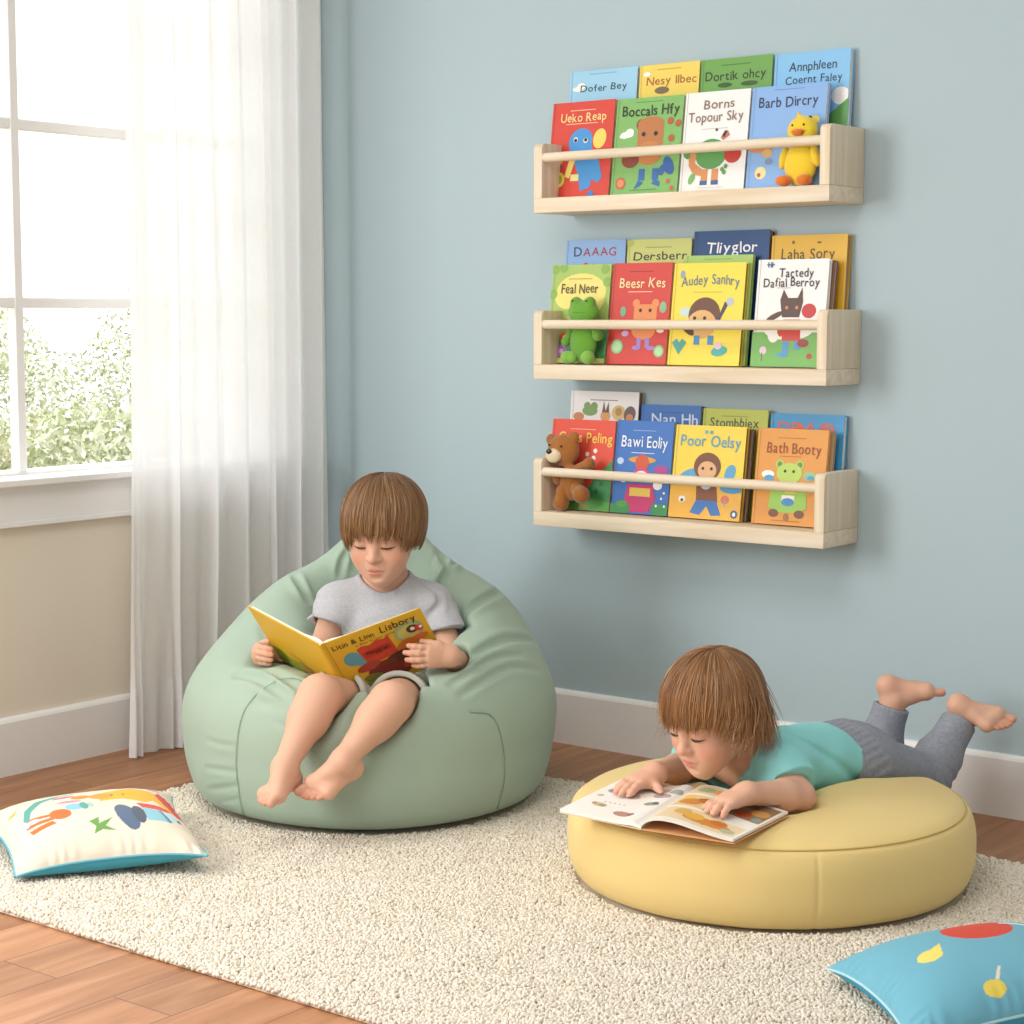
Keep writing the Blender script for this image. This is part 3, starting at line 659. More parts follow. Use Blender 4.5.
    book('thin tan book tucked behind the orange bear book', 1.332, 1.502, z3, .196, 'b59a72', y=-.0745, lean=.028, th=.011)
    # --- lowest shelf, back row
    book('white picture book with a row of animals in the back row', .803, .994, z3, .268, 'eeeceb', line(.92, '8f8a86', .5, .4)+[('e', .30, .83, .11, .06, '7fa060'), ('e', .26, .87, .05, .05, '7fa060'), ('e', .36, .87, .05, .05, '7fa060'), ('e', .14, .78, .08, .05, 'c98a5a'), ('e', .53, .79, .07, .07, 'd9a062'), ('p', [(.48, .82), (.50, .92), (.53, .83), (.57, .91), (.58, .82)], '6f5a50'), ('e', .72, .82, .10, .09, 'd9bb7a'), ('e', .72, .83, .05, .05, 'b58f5a'), ('e', .88, .81, .08, .10, -20, '6a5f5c'), ('e', .88, .78, .05, .05, 'd98a4a')], (), **dict(B, th=.020, pages=M_PAGES2))
    book('cobalt blue picture book in the back row of the lowest shelf', .998, 1.158, z3, .242, '3a72bd', line(.93, '2f5fa0'), [('Nan Hh', .58, .87, .76, .10, 'd5e2f2')], **B)
    book('lime green picture book in the back row of the lowest shelf', 1.162, 1.328, z3, .238, 'c3ca55', line(.93, '9aa03c'), [('Stombbiex', .50, .875, .74, .085, '4a4c2a')], **B)
    book('blue picture book with red letters in the back row, lowest shelf', 1.332, 1.5105, z3, .232, '459fd6', [('e', .42, .86, .07, .06, 'dd6a4c'), ('e', .77, .84, .07, .07, 'dd6a4c')], [('DEAO', .50, .86, .76, .13, 'e0694a')], **dict(B, th=.018))

# ---- the three soft toys
def toy(name, label, loc, body_f, parts, group=None):
    t = thing(name, label, 'soft toy', loc, group)
    V, F = sculpt(body_f[0], .0016); obj('body', mesh_from('body', relax(V, F, 1, .4), F), body_f[1], t)
    for n, f, m in parts:
        V, F = sculpt(f, .0012 if n not in ('wing', 'foot') else .0014); obj(n, mesh_from(n, relax(V, F, 1, .3), F), m, t)
    return t
def plush(name, h): return mat(name, h, .95, .15, bump=(380, .55, .002), sheen=.5)
def toys():
    y = -.108
    v = lambda x, yy, z: np.array([x, yy, z])
    fz = lambda p, z: np.array([p[0], p[1], z])
    eye = mat('toy_eye', '1d1a19', .15, .6)
    S = lambda p, r: Field([el(p, (r, r, r) if not hasattr(r, '__len__') else r)])
    # duck on the top shelf
    z = SHZ[0]+ST+.0006; x = 1.4455
    yel = plush('duck_plush', 'f0d03a'); org = plush('duck_orange', 'e5802c')
    b = Field([el(v(x, y+.002, z+.046), (.036, .0185, .044), None, .01), el(v(x+.003, y+.004, z+.113), (.0335, .0215, .0305), None, .014), rc(v(x-.002, y+.004, z+.140), v(x-.006, y+.002, z+.149), .004, .003, .006)])
    toy('toy_duck', 'yellow plush duck with orange beak and feet sitting on the top shelf', (x, y, z), (b, yel), [
        ('beak', Field([el(v(x+.004, y-.0185, z+.1105), (.0150, .010, .0052), None, .003), el(v(x+.004, y-.016, z+.1055), (.012, .008, .0042), None, .003)]), org),
        ('wing', Field([el(v(x-.036, y-.002, z+.060), (.009, .010, .024), frame((0, -1, 0), (.25, 0, 1)), .01)]), yel), ('wing', Field([el(v(x+.037, y-.002, z+.062), (.009, .010, .024), frame((0, -1, 0), (-.25, 0, 1)), .01)]), yel),
        ('foot', Field([el(v(x-.028, y-.016, z+.0125), (.017, .018, .0115), None, .01)]), org), ('foot', Field([el(v(x+.020, y-.016, z+.0125), (.016, .018, .0115), None, .01)]), org),
        ('eye', S(v(x-.010, y-.0150, z+.1235), .0026), eye), ('eye', S(v(x+.016, y-.0150, z+.1235), .0026), eye)])
    # frog on the middle shelf
    z = SHZ[1]+ST+.0006; x = .903
    gr = plush('frog_plush', '6ba43a'); gl = plush('frog_plush_light', '84b84a')
    b = Field([el(v(x, y, z+.050), (.034, .0185, .046), None, .01), el(v(x-.002, y+.003, z+.116), (.040, .0215, .026), None, .018), el(v(x-.021, y+.001, z+.138), (.0135, .0125, .0125), None, .008), el(v(x+.017, y+.001, z+.138), (.0135, .0125, .0125), None, .008),
               neg(rc(v(x-.028, y-.0165, z+.114), v(x+.024, y-.0165, z+.114), .0014, .0014, .002))])
    def limb(a, c, r0, r1): return Field([rc(a, c, r0, r1, .005), el(c, (r1*1.25,)*3, None, .004)])
    toy('toy_frog', 'green plush frog sitting on the middle shelf', (x, y, z), (b, gr), [
        ('arm', limb(v(x-.031, y, z+.078), v(x-.044, y-.006, z+.050), .0085, .0085), gr), ('arm', limb(v(x+.031, y, z+.078), v(x+.043, y-.006, z+.064), .0085, .0095), gr),
        ('foot', limb(v(x-.020, y-.014, z+.0158), v(x-.034, y-.016, z+.0155), .013, .0115), gl), ('foot', limb(v(x+.019, y-.014, z+.0158), v(x+.026, y-.018, z+.0158), .0135, .012), gl),
        ('eye', S(v(x-.022, y-.0110, z+.141), .0026), eye), ('eye', S(v(x+.016, y-.0110, z+.141), .0026), eye)])
    # teddy bear on the lowest shelf
    z = SHZ[2]+ST+.0006; x = .872
    br = plush('bear_plush', 'a4682f'); cr = plush('bear_cream', 'e6d2b0')
    hx, hz = x-.026, z+.137; hy = y+.004
    b = Field([el(v(x, y, z+.064), (.032, .0185, .040), None, .012), el(v(hx, hy, hz), (.0415, .0215, .036), None, .012), el(v(hx+.028, hy, hz+.030), (.0145, .008, .0135), None, .005), el(v(hx-.034, hy, hz+.022), (.0145, .008, .0145), None, .005)])
    toy('teddy_bear', 'brown teddy bear with a cream muzzle leaning in the corner of the lowest shelf', (x, y, z), (b, br), [
        ('muzzle', Field([el(v(hx-.013, hy-.0205, hz-.012), (.0205, .0125, .0165), None, .01)]), cr),
        ('nose', Field([el(v(hx-.018, hy-.0315, hz-.002), (.0075, .0045, .006), None, .004)]), eye),
        ('arm', limb(v(x+.018, y, z+.096), v(x+.050, y-.002, z+.111), .012, .0105), br), ('arm', limb(v(x-.031, y, z+.080), v(x-.034, y-.004, z+.072), .010, .011), br),
        ('leg', limb(v(x-.020, y-.006, z+.046), v(x-.021, y-.012, z+.0185), .0155, .0145), br), ('leg', limb(v(x+.022, y-.010, z+.052), v(x+.041, y-.020, z+.041), .0145, .0155), br),
        ('eye', S(v(hx+.009, hy-.0222, hz+.010), .0028), eye), ('eye', S(v(hx-.026, hy-.0205, hz+.012), .0028), eye)])
books(); toys()
# ================================================================== children
def hand(W, D, N, S, curl, spread=(0, 0, 0, 0), thumb=(.9, .35, .3), s=1.0, thumb_curl=.35):
    """wrist W, D along the hand, N out of the palm, S thumb side. curl: three bend angles per finger (towards the palm)"""
    D = nrm(D); N = nrm(N-np.dot(N, D)*D); S = nrm(S-np.dot(S, D)*D-np.dot(S, N)*N)
    g = Field(jr=.05, jk=.02)
    kn = []
    for i, (o, l) in enumerate(((.0175, .050), (.0065, .053), (-.005, .051), (-.016, .046))):
        K = W+s*(D*l+S*o+N*(.002 if i in (0, 3) else 0)-N*.0015); kn.append(K)
        g.add(rc(W+S*o*.55*s, K, .0125*s, .0088*s, .010))
    g.add(el(W+s*(D*.028+S*.001+N*.003), (.021*s, .026*s, .0115*s), np.stack([S, D, N], 1), .010))
    g.add(rc(W+s*(S*.010+D*.012+N*.004), W+s*(S*.022+D*.030+N*.006), .011*s, .0095*s, .010))      # ball of the thumb
    L = ((.019, .013, .012), (.021, .015, .013), (.020, .014, .012), (.015, .011, .010))
    pads = []
    for i, K in enumerate(kn):
        a = 0; p = K; sub = Field(joint=K, jr=.012, jk=.006)
        sp = spread[i]; d0 = nrm(D*math.cos(sp)+S*math.sin(sp))
        r = (.0074, .0068, .0064, .0056) if i < 3 else (.0066, .006, .0056, .005)
        for j in range(3):
            a += curl[i][j]
            d = d0*math.cos(a)+N*math.sin(a); q = p+d*L[i][j]*s
            sub.add(rc(p, q, r[j]*s, r[j+1]*s, .003)); p = q
        pads.append(p); g.group(sub)
    T0 = W+s*(S*.020+D*.026+N*.006); t1 = nrm(S*thumb[0]+D*thumb[1]+N*thumb[2]); T1 = T0+t1*.021*s
    t2 = nrm(t1*math.cos(thumb_curl)+D*math.sin(thumb_curl)); T2 = T1+t2*.018*s
    th = Field(joint=T0, jr=.02, jk=.010); th.add(rc(T0, T1, .0095*s, .0078*s, .004), rc(T1, T2, .0078*s, .0060*s, .004)); g.group(th); pads.append(T2)
    return g, pads
def foot(A, D, N, S, s=1.0, toes=.15):
    """ankle A, D heel to toes, N out of the instep, S towards the big toe"""
    D = nrm(D); N = nrm(N-np.dot(N, D)*D); S = nrm(S-np.dot(S, D)*D-np.dot(S, N)*N)
    g = Field(jr=.05, jk=.02)
    H = A+s*(-D*.017-N*.029); 
    bb = A+s*(D*.060-N*.035+S*.0175); bs = A+s*(D*.050-N*.037-S*.0195)
    g.add(el(H, (.0185*s, .022*s, .019*s), np.stack([S, D, N], 1), .01))
    g.add(rc(A-N*.004*s, A+s*(D*.034-N*.020+S*.006), .0225*s, .0165*s, .016), rc(A+s*(D*.02-N*.016+S*.004), bb, .018*s, .0140*s, .014))
    g.add(rc(H, bs, .0175*s, .0120*s, .014), rc(H, bb, .016*s, .0140*s, .012), rc(bs, bb, .0120*s, .0140*s, .012), rc(A, H, .022*s, .019*s, .012))
    g.add(el(A+s*(S*.017-N*.006), (.008*s,)*3, None, .010), el(A+s*(-S*.017-N*.009), (.008*s,)*3, None, .010))
    tips = []
    for i in range(5):
        t = i/4; t = (0, .36, .58, .80, 1.02)[i]; b = bb*(1-t)+bs*t+D*s*(.008+.006*math.sin(math.pi*t))-N*.003*s
        l = (.024, .0215, .0195, .017, .0145)[i]*s; r = (.0092, .0060, .0057, .0054, .0051)[i]*s
        b = b+S*.003*s
        m = b+(D*.95-N*toes*.3+S*(.06-.10*t))*l*.6; e = m+(D*.8-N*toes*1.6)*l*.5
        sub = Field(joint=b-D*.008*s, jr=.013*s, jk=.008*s)
        sub.add(rc(b, m, r*1.02, r*.92, .003), rc(m, e, r*.98, r, .003)); g.group(sub); tips.append(e)
    return g, tips
def head_prims(c, R, s=1.0, mouth=0.0):
    """a young child's head with lowered eyes; c centre, R columns sideways/forward/up"""
    W = lambda x, y, z: c+R@(np.array([x, y, z])*s)
    E = lambda x, y, z, r, k=.012, rot=None: el(W(x, y, z), np.array(r)*s, R if rot is None else R@rot, k*s)
    K = lambda a, b, ra, rb, k=.01: rc(W(*a), W(*b), ra*s, rb*s, k*s)
    def rx(t): t = math.radians(t); return np.array([[1, 0, 0], [0, math.cos(t), -math.sin(t)], [0, math.sin(t), math.cos(t)]])
    def rz(t): t = math.radians(t); return np.array([[math.cos(t), -math.sin(t), 0], [math.sin(t), math.cos(t), 0], [0, 0, 1]])
    p = [E(0, -.010, .030, (.072, .086, .078)),
         E(0, .016, -.030, (.055, .060, .064), .03),
         E(0, .030, .032, (.056, .052, .044), .03),                       # forehead
         K((-.014, .046, -.060), (.014, .046, -.060), .0285, .0285, .02),   # lower face
         K((0, .058, -.080), (0, .050, -.088), .016, .016, .022)]         # chin
    for q in (-1, 1):
        p += [E(q*.032, .046, -.032, (.025, .025, .025), .022),           # cheek
              neg(E(q*.0285, .088, .000, (.018, .015, .0115), .012, rz(-q*22))),      # socket
              E(q*.0285, .0645, -.001, (.0150, .0135, .0118), .004, rz(-q*20)),       # closed lid over the eyeball
              E(q*.030, .0735, .0175, (.017, .006, .0045), .010, rz(-q*24)),          # brow ridge
              E(q*.074, -.008, -.006, (.007, .015, .022), .006, rz(q*18)),            # ear
              neg(E(q*.0815, -.003, -.004, (.004, .008, .013), .004))]
    p += [K((0, .074, .004), (0, .0875, -.024), .0062, .0085, .012),      # bridge
          E(0, .0895, -.0275, (.0088, .0088, .0082), .008),               # tip
          E(-.0095, .0815, -.0295, (.0062, .0072, .0058), .005), E(.0095, .0815, -.0295, (.0062, .0072, .0058), .005),
          neg(E(-.0048, .0875, -.0365, (.0026, .0032, .0022), .002)), neg(E(.0048, .0875, -.0365, (.0026, .0032, .0022), .002)),
          E(0, .0755, -.047, (.014, .0075, .010), .012),                  # muzzle
          E(-.0075, .0780, -.0535, (.0115, .0060, .0040), .003, rz(14)), E(.0075, .0780, -.0535, (.0115, .0060, .0040), .003, rz(-14)),
          E(0, .0770, -.0615, (.0120, .0064, .0046), .004),
          neg(K((-.0165, .0785, -.0573), (0, .0850, -.0575), .0010, .0011, .002)), neg(K((.0165, .0785, -.0573), (0, .0850, -.0575), .0010, .0011, .002)),
          neg(E(0, .081, -.0735, (.014, .006, .0042), .006))]
    return p
def face_marks(c, R, s=1.0, brow=True):
    """(centre, axes, radii, colour, strength) tints of the face"""
    W = lambda x, y, z: c+R@(np.array([x, y, z])*s)
    def rz(t): t = math.radians(t); return np.array([[math.cos(t), -math.sin(t), 0], [math.sin(t), math.cos(t), 0], [0, 0, 1]])
    out = []
    for q in (-1, 1):
        out.append((W(q*.040, .066, -.032), R, np.array((.026, .03, .022))*s, 'd5836c', .55, 1))
        out.append((W(q*.074, -.008, -.006), R, np.array((.02, .03, .032))*s, 'dc907a', .4, 1))
        if brow: out.append((W(q*.030, .080, .0185), R@rz(-q*22), np.array((.019, .012, .0042))*s, '9c6a45', .75, 2))
    out.append((W(0, .093, -.029), R, np.array((.016, .014, .014))*s, 'dc917d', .45, 1))
    out.append((W(0, .0835, -.0535), R, np.array((.0180, .010, .0048))*s, 'c4706a', .85, 3))
    out.append((W(0, .083, -.0620), R, np.array((.0150, .010, .0050))*s, 'cf7d75', .85, 3))
    return out
SKIN = lin('ddad92')
def skin_cols(V, marks, reds=()):
    c = np.tile(SKIN, (len(V), 1))
    for p, r, k in reds:
        w = np.clip(1-np.linalg.norm(V-p, axis=1)/r, 0, 1)*k
        c = c*(1-w[:, None])+lin('d58469')*w[:, None]
    for p, R, r, h, k, e in marks:
        q = np.sqrt((((V-p)@R/r)**2).sum(1)); w = np.clip((1-q)*e, 0, 1)*k
        c = c*(1-w[:, None])+lin(h)*w[:, None]
    return c
M_SKIN = mat('skin', None, .52, .35, attr='Col', sss=.12, bump=(900, .05, .0005))
M_HAIR = None
def hair_mat():
    m = mat('hair_strands', None, .36, .5, attr='Col', aniso=.5)
    return m
def make_hair(name, parent, c, R, s, rad, zend, pole_tilt, n, seed, cols, flick=0.0, part=0.0, mess=.006, capz=.004):
    """strands combed from the whorl over an ellipsoid; zend(phi) is where they are cut, phi 0 in front"""
    rg = np.random.default_rng(seed)
    rad = np.array(rad)*s; ct, st = math.cos(pole_tilt), math.sin(pole_tilt)
    T = np.array([[1, 0, 0], [0, ct, -st], [0, st, ct]])      # tilts the whorl to the back
    ctr = np.array([0, -.010, .030])*s
    def path(phi, th, lay):
        sn = np.sin(th); sn = np.where(th > math.pi/2, 1-(1-sn)*.35, sn)
        d = np.stack([sn*np.sin(phi), sn*np.cos(phi), np.cos(th)], -1)@T.T
        return ctr+d*rad*lay
    nclump = n//11
    cphi = rg.uniform(-math.pi, math.pi, nclump); cend = rg.normal(0, 1, nclump)
    V, F, CC = [], [], []
    SEG, K = 15, 3
    th_all = np.linspace(.02, 2.5, 160)
    for i in range(n):
        k = rg.integers(nclump); phi0 = cphi[k]+rg.normal(0, .085)
        start = abs(rg.normal(0, .55)) if rg.random() < .7 else rg.uniform(0, 1.3)
        lay = 1+rg.normal(0, .010)+.018*noise3(np.array([[phi0*2, k*.1, 0]]), 1.3, seed)[0]
        phi_p = phi0+.10*np.sin(th_all*1.3)*part
        P = path(phi_p, th_all, lay)
        ze = (zend(((phi0+math.pi) % (2*math.pi))-math.pi)+cend[k]*mess+rg.normal(0, mess*.6))*s
        below = np.nonzero((P[:, 2] < ze) & (th_all > .7))[0]
        tend = th_all[below[0]] if len(below) else 2.3
        t0 = min(start, tend*.6)
        u = np.linspace(0, 1, SEG); th = t0+(tend-t0)*u
        phi = phi0+(cphi[k]-phi0)*.75*u**1.5+.10*np.sin(th*1.3)*part
        lay_u = lay+np.where(u < .15, -.03*(1-u/.15), 0)+(.012*np.sin(u*3.1))
        if flick:
            back = np.clip((abs(phi0)-.9)/.8, 0, 1)
            lay_u = lay_u+flick*back*np.clip((u-.55)/.45, 0, 1)**1.6*max(.1, .7+.9*rg.normal()+.5*math.sin(k*2.3))
            phi = phi+back*.25*rg.normal()*np.clip((u-.5)/.5, 0, 1)**2
        P = path(phi, th, lay_u[:, None])
        if not flick: P[:, :2] *= (1-.035*np.clip((u-.75)/.25, 0, 1)**2)[:, None]
        P = P+.0012*s*noise3(P+i, 60, 5, 3)[:, None]*u[:, None]
        P = c+P@R.T
        w = rg.uniform(.0007, .0015)*s*np.clip(np.minimum(u*8+.3, (1-u)*3.2+.15), 0, 1)
        t = np.gradient(P, axis=0); t /= np.linalg.norm(t, axis=1)[:, None]+1e-12
        x = np.cross(t, P-c); x /= np.linalg.norm(x, axis=1)[:, None]+1e-12; y = np.cross(t, x)
        b = len(V)*SEG*K
        ring = np.stack([P+(x*math.cos(a)+y*math.sin(a)*.6)*w[:, None] for a in (0, 2.094, 4.189)], 1)
        V.append(ring.reshape(-1, 3))
        q = np.arange(SEG*K).reshape(SEG, K)+b
        F.append(np.stack([q[:-1], np.roll(q[:-1], -1, 1), np.roll(q[1:], -1, 1), q[1:]], -1).reshape(-1, 4))
        v = rg.random(); hcol = cols[0]*(1-v)+cols[1]*v
        hcol = hcol*.75+.25*(cols[2] if (k*7919) % 10 < 3 else cols[1] if k % 2 else cols[0])
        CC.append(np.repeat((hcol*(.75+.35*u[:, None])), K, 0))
    nv = sum(len(v) for v in V)
    # the close layer underneath
    a = np.linspace(-math.pi, math.pi, 97)[:-1]; m = 26
    caps = []
    for phi in a:
        P = path(np.full(160, phi), th_all, .965); ze = (zend(phi)+capz)*s
        below = np.nonzero((P[:, 2] < ze) & (th_all > .7))[0]; te = th_all[below[0]] if len(below) else 2.3
        caps.append(path(np.full(m, phi), np.linspace(.01, te, m), .965))
    Q = c+np.array(caps).reshape(-1, 3)@R.T
    q = np.arange(96*m).reshape(96, m)+nv; q2 = np.roll(q, -1, 0)
    F.append(np.stack([q[:, :-1], q[:, 1:], q2[:, 1:], q2[:, :-1]], -1).reshape(-1, 4))
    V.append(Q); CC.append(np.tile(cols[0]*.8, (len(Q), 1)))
    V = np.concatenate(V); F = np.concatenate(F); CC = np.concatenate(CC)
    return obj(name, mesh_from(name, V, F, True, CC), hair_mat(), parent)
def lashes(c, R, s, parent, col='4a2e20'):
    """lash fringe along the lower edge of each lowered lid"""
    for q in (-1, 1):
        mb = MB()
        pts = []
        for k in range(9):
            t = -1+k/4
            x = q*.0285+t*.0142; a = math.radians(-q*20)
            y = .0645+.0140*math.sqrt(max(1-t*t*.80, 0))*math.cos(a)+(t*.0142)*math.sin(a)*.9
            pts.append(c+R@(np.array([x, y, -.0062-.0016*(1-t*t)])*s))
        mb.tube(pts, [.0005*s+.0016*s*math.sin(math.pi*min(max(k/8, .08), .92)) for k in range(9)], 6)
        mb.build('eyelashes', mat('lash', col, .6), parent, True)
def sleeve(S, E, end, r0, r1, ri, k=.004, seed=1, fold=.0018):
    """open tube from S towards E, cut off square at fraction end"""
    d = nrm(E-S); e = S+(E-S)*end
    f = Field(joint=S, jr=.13, jk=.03)
    f.add(rc(S, e+d*.06, r0, r1+(r1-r0)*.4, .01))
    inner = rc(S+d*.050, e+d*.09, ri*.97, ri*1.04, .003)
    def post(X, v, c, R):
        w = fold*noise3(X, 42, seed)+.0040*np.exp(-(noise3(X, 26, seed+9)/.14)**2)*np.clip((e-X)@d/.03, 0, 1)-.001
        v = v+w
        v = smax(v, (X-e)@d-.0015*noise3(X, 60, seed+1), .003)
        return smax(v, -(prim_eval(inner, X)+w), .002)
    f.post = post
    return f

# ------------------------------------------------------------------ the child in the bean bag
K1 = {}; at_ = at
KB = .99
def book_quad():
    g = lambda x, y, d: at_(x, y, d*KB)
    ST, SB, TL, TR = g(320, 645, 3.70), g(352, 699, 3.80), g(247, 606, 3.835), g(420, 608, 3.775)
    sp = SB-ST
    return ST, SB, TL, TR, TL+sp, TR+sp*.97
BOOKQ = book_quad()
KD = .99
def child_reading():
    at = lambda x, y, d: at_(x, y, d*KD)
    ST_, SB_, TL_, TR_, BL_, BR_ = BOOKQ
    c = at(384, 531, 3.945)
    F = nrm(-FH*.90-RT*.22+np.array([0, 0, -.25])); R = frame(F, UP+RT*.02)
    nb = at(385, 586, 4.0)
    shl, shr = at(339, 604, 3.985), at(432, 605, 4.005)     # shoulders at the photograph's left and right
    ell, elr = at(319, 654, 3.955), at(457, 667, 3.95)
    hpl, hpr = at(368, 697, 3.93), at(409, 697, 3.93)
    knl, knr = at(320, 696, 3.70), at(391, 703, 3.69)
    anl, anr = at(284, 768, 3.615), at(343, 761, 3.615)
    chest, belly, pelv = at(386, 622, 4.0), at(387, 660, 3.96), at(388, 694, 3.94)
    tor = frame(-FH+np.array([0, 0, .35]))
    body = Field(head_prims(c, R))
    body.add(rc(c+R@np.array([0, -.022, -.050]), nb, .036, .040, .018))
    T = lambda: [el(chest, (.086, .062, .080), tor, .03), el(belly, (.080, .068, .080), tor, .04), el(pelv, (.088, .076, .066), tor, .04),
                 rc(shl, nb, .030, .034, .03), rc(shr, nb, .030, .034, .03)]
    body.add(*T())
    # arms and hands
    wl, wr = at(270, 652, 3.945), at(451, 656, 3.803)
    def arm(sh, e, w):
        return Field([rc(sh, e, .031, .0245, .012), rc(e, e+(w-e)*.3, .0245, .0265, .012), rc(e+(w-e)*.3, w, .0265, .0165, .012)], sh, .09, .03)
    al, ar = arm(shl, ell, wl), arm(shr, elr, wr)
    cur = ((.35, .95, .5), (.4, 1.0, .5), (.45, 1.0, .5), (.5, 1.05, .5))
    hl, padl = hand(wl, -RT*.45-FH*.88+UP*.05, RT*.88-FH*.45-UP*.06, UP-RT*.1, ((1.15, .3, .12), (1.2, .3, .12), (1.22, .32, .12), (1.25, .34, .12)), spread=(.08, .02, -.05, -.1), thumb=(.45, .15, .9), s=.92)
    hr, padr = hand(wr, -RT*.84-FH*.42+UP*.05, FH*.9-RT*.45, UP*.9+RT*.2, ((.05, .3, .2), (.1, .3, .25), (.1, .35, .25), (.15, .4, .25)), spread=(.10, .02, -.06, -.14), thumb=(.25, .8, 1.0), s=.95)
    hl.joint = wl; hr.joint = wr
    body.group(al); body.group(ar); body.group(hl); body.group(hr)
    # legs and feet
    def leg(h, k, a, back):
        m = k+(a-k)*.32+nrm(back)*.006
        return Field([rc(h, k, .054, .037, .02), rc(k+nrm(k-h)*.002, k+(a-k)*.1, .037, .034, .02), rc(k, m, .034, .037, .02), rc(m, a, .036, .0205, .02)], h, .14, .04)
    body.group(leg(hpl, knl, anl, FH)); body.group(leg(hpr, knr, anr, FH))
    fl, tl = foot(anl, -FH*.86-RT*.42-UP*.10, UP*.95+FH*.1, RT, .95, .12)
    dB = nrm(-RT*.78-UP*.33-FH*.50); sB = -RT*.45+UP*.45+FH*.75; sB = nrm(sB-sB@dB*dB); nB = np.cross(sB, dB); nB = nB if nB@(UP-FH) > 0 else -nB
    fr, tr = foot(anr, dB, nB, sB, .98, .10)
    fl.joint = anl; fr.joint = anr; body.group(fl); body.group(fr)
    K1.update(body=body, c=c, R=R)
    pans = []
    for A_, B_, C2_, D_ in ((ST_, TL_, BL_, SB_), (ST_, TR_, BR_, SB_)):
        n_ = nrm(np.cross(B_-A_, D_-A_)); n_ = -n_ if n_@(CAM-A_) > 0 else n_
        sh_ = n_*.0058+nrm(D_-A_)*.001; pans.append(panel(A_+sh_, B_+sh_, C2_+sh_, D_+sh_, .0078))
    spn = rc(ST_, SB_+nrm(SB_-ST_)*.002, .0052, .0052)
    carve = lambda X, d, c_, R_: smax(smax(smax(d, -pans[0](X, c_, R_), .003), -pans[1](X, c_, R_), .003), -prim_eval(spn, X), .003)
    body.post = carve
    root = thing('person', 'barefoot child in a grey t-shirt sitting in the green bean bag with a yellow book', 'child', (pelv[0], pelv[1], 0.2))
    V, Fq = sculpt(body, .0018); V = relax(V, Fq, 1, .35)
    reds = [(p, .014, .4) for p in padl+padr]+[(p, .016, .45) for p in tl+tr]+[(knl, .05, .22), (knr, .05, .22), (ell, .04, .2), (elr, .04, .2)]
    o = obj('body', mesh_from('body', V, Fq, True, skin_cols(V, face_marks(c, R, brow=False), reds)), M_SKIN, root)
    lashes(c, R, 1.0, root)
    # t-shirt
    infl = .0085
    g = lambda p, e: ('el', p[1], p[2]+e, p[3], None, p[5]) if p[0] == 'el' else ('rc', p[1], p[2], p[3]+e, p[4]+e, p[5])
    sh = Field([g(p, infl) for p in T()])
    sh.group(sleeve(shl, ell, .44, .042, .050, .0352, seed=3)); sh.group(sleeve(shr, elr, .50, .042, .050, .0352, seed=5))
    neck = rc(nb-np.array([0, 0, .012])-FH*.012, nb+np.array([0, 0, .10])-FH*.022, .041, .064, .004)
    arms_in = [g(p, .003) for q in (al, ar) for p in q.prims]
    def post(X, d, cc, RR):
        wz = np.clip((nb[2]+.02-X[:, 2])/.05, .15, 1)
        d = d+(.0030*noise3(X*np.array([1, 1, .6]), 34, 11)+.0080*np.exp(-(noise3(X*np.array([1, 1, 1.5]), 24, 14)/.13)**2)-.003)*wz+.0012*noise3(X, 90, 12)
        nd = prim_eval(neck, X)
        d = d-.0022*np.exp(-((nd-.004)/.0055)**2)
        return smax(d, -nd, .002)
    sh.post = post
    K1['shirt'] = sh
    V, Fq = sculpt(sh, .0024)
    obj('t_shirt', mesh_from('t_shirt', relax(V, Fq, 1, .3), Fq), mat('heather_grey_jersey', 'bfc0c4', .9, .15, mottled=(220, .16), sheen=.1), root)
    # shorts
    so = Field([el(pelv, (.094, .082, .070), tor, .03)])
    for h, k, e in ((hpl, knl, .66), (hpr, knr, .62)):
        s_ = sleeve(h, k, e, .062, .060, .048, seed=8, fold=.003); s_.jk = .03; so.group(s_)
    so.post = carve
    K1['shorts'] = so
    V, Fq = sculpt(so, .003)
    obj('shorts', mesh_from('shorts', relax(V, Fq, 1, .3), Fq), mat('sage_grey_shorts', 'b9bdb0', .9, .15, bump=(500, .1, .001)), root)
    # hair: bowl cut
    def ze(phi):
        a = abs(phi)
        return float(np.interp(a, [0, .45, .75, 1.0, 1.5, 2.2, 3.15], [.0215, .0195, .009, -.034, -.050, -.058, -.060]))
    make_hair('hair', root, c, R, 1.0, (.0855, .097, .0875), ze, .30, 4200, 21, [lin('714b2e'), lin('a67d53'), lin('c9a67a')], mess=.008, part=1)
    return root

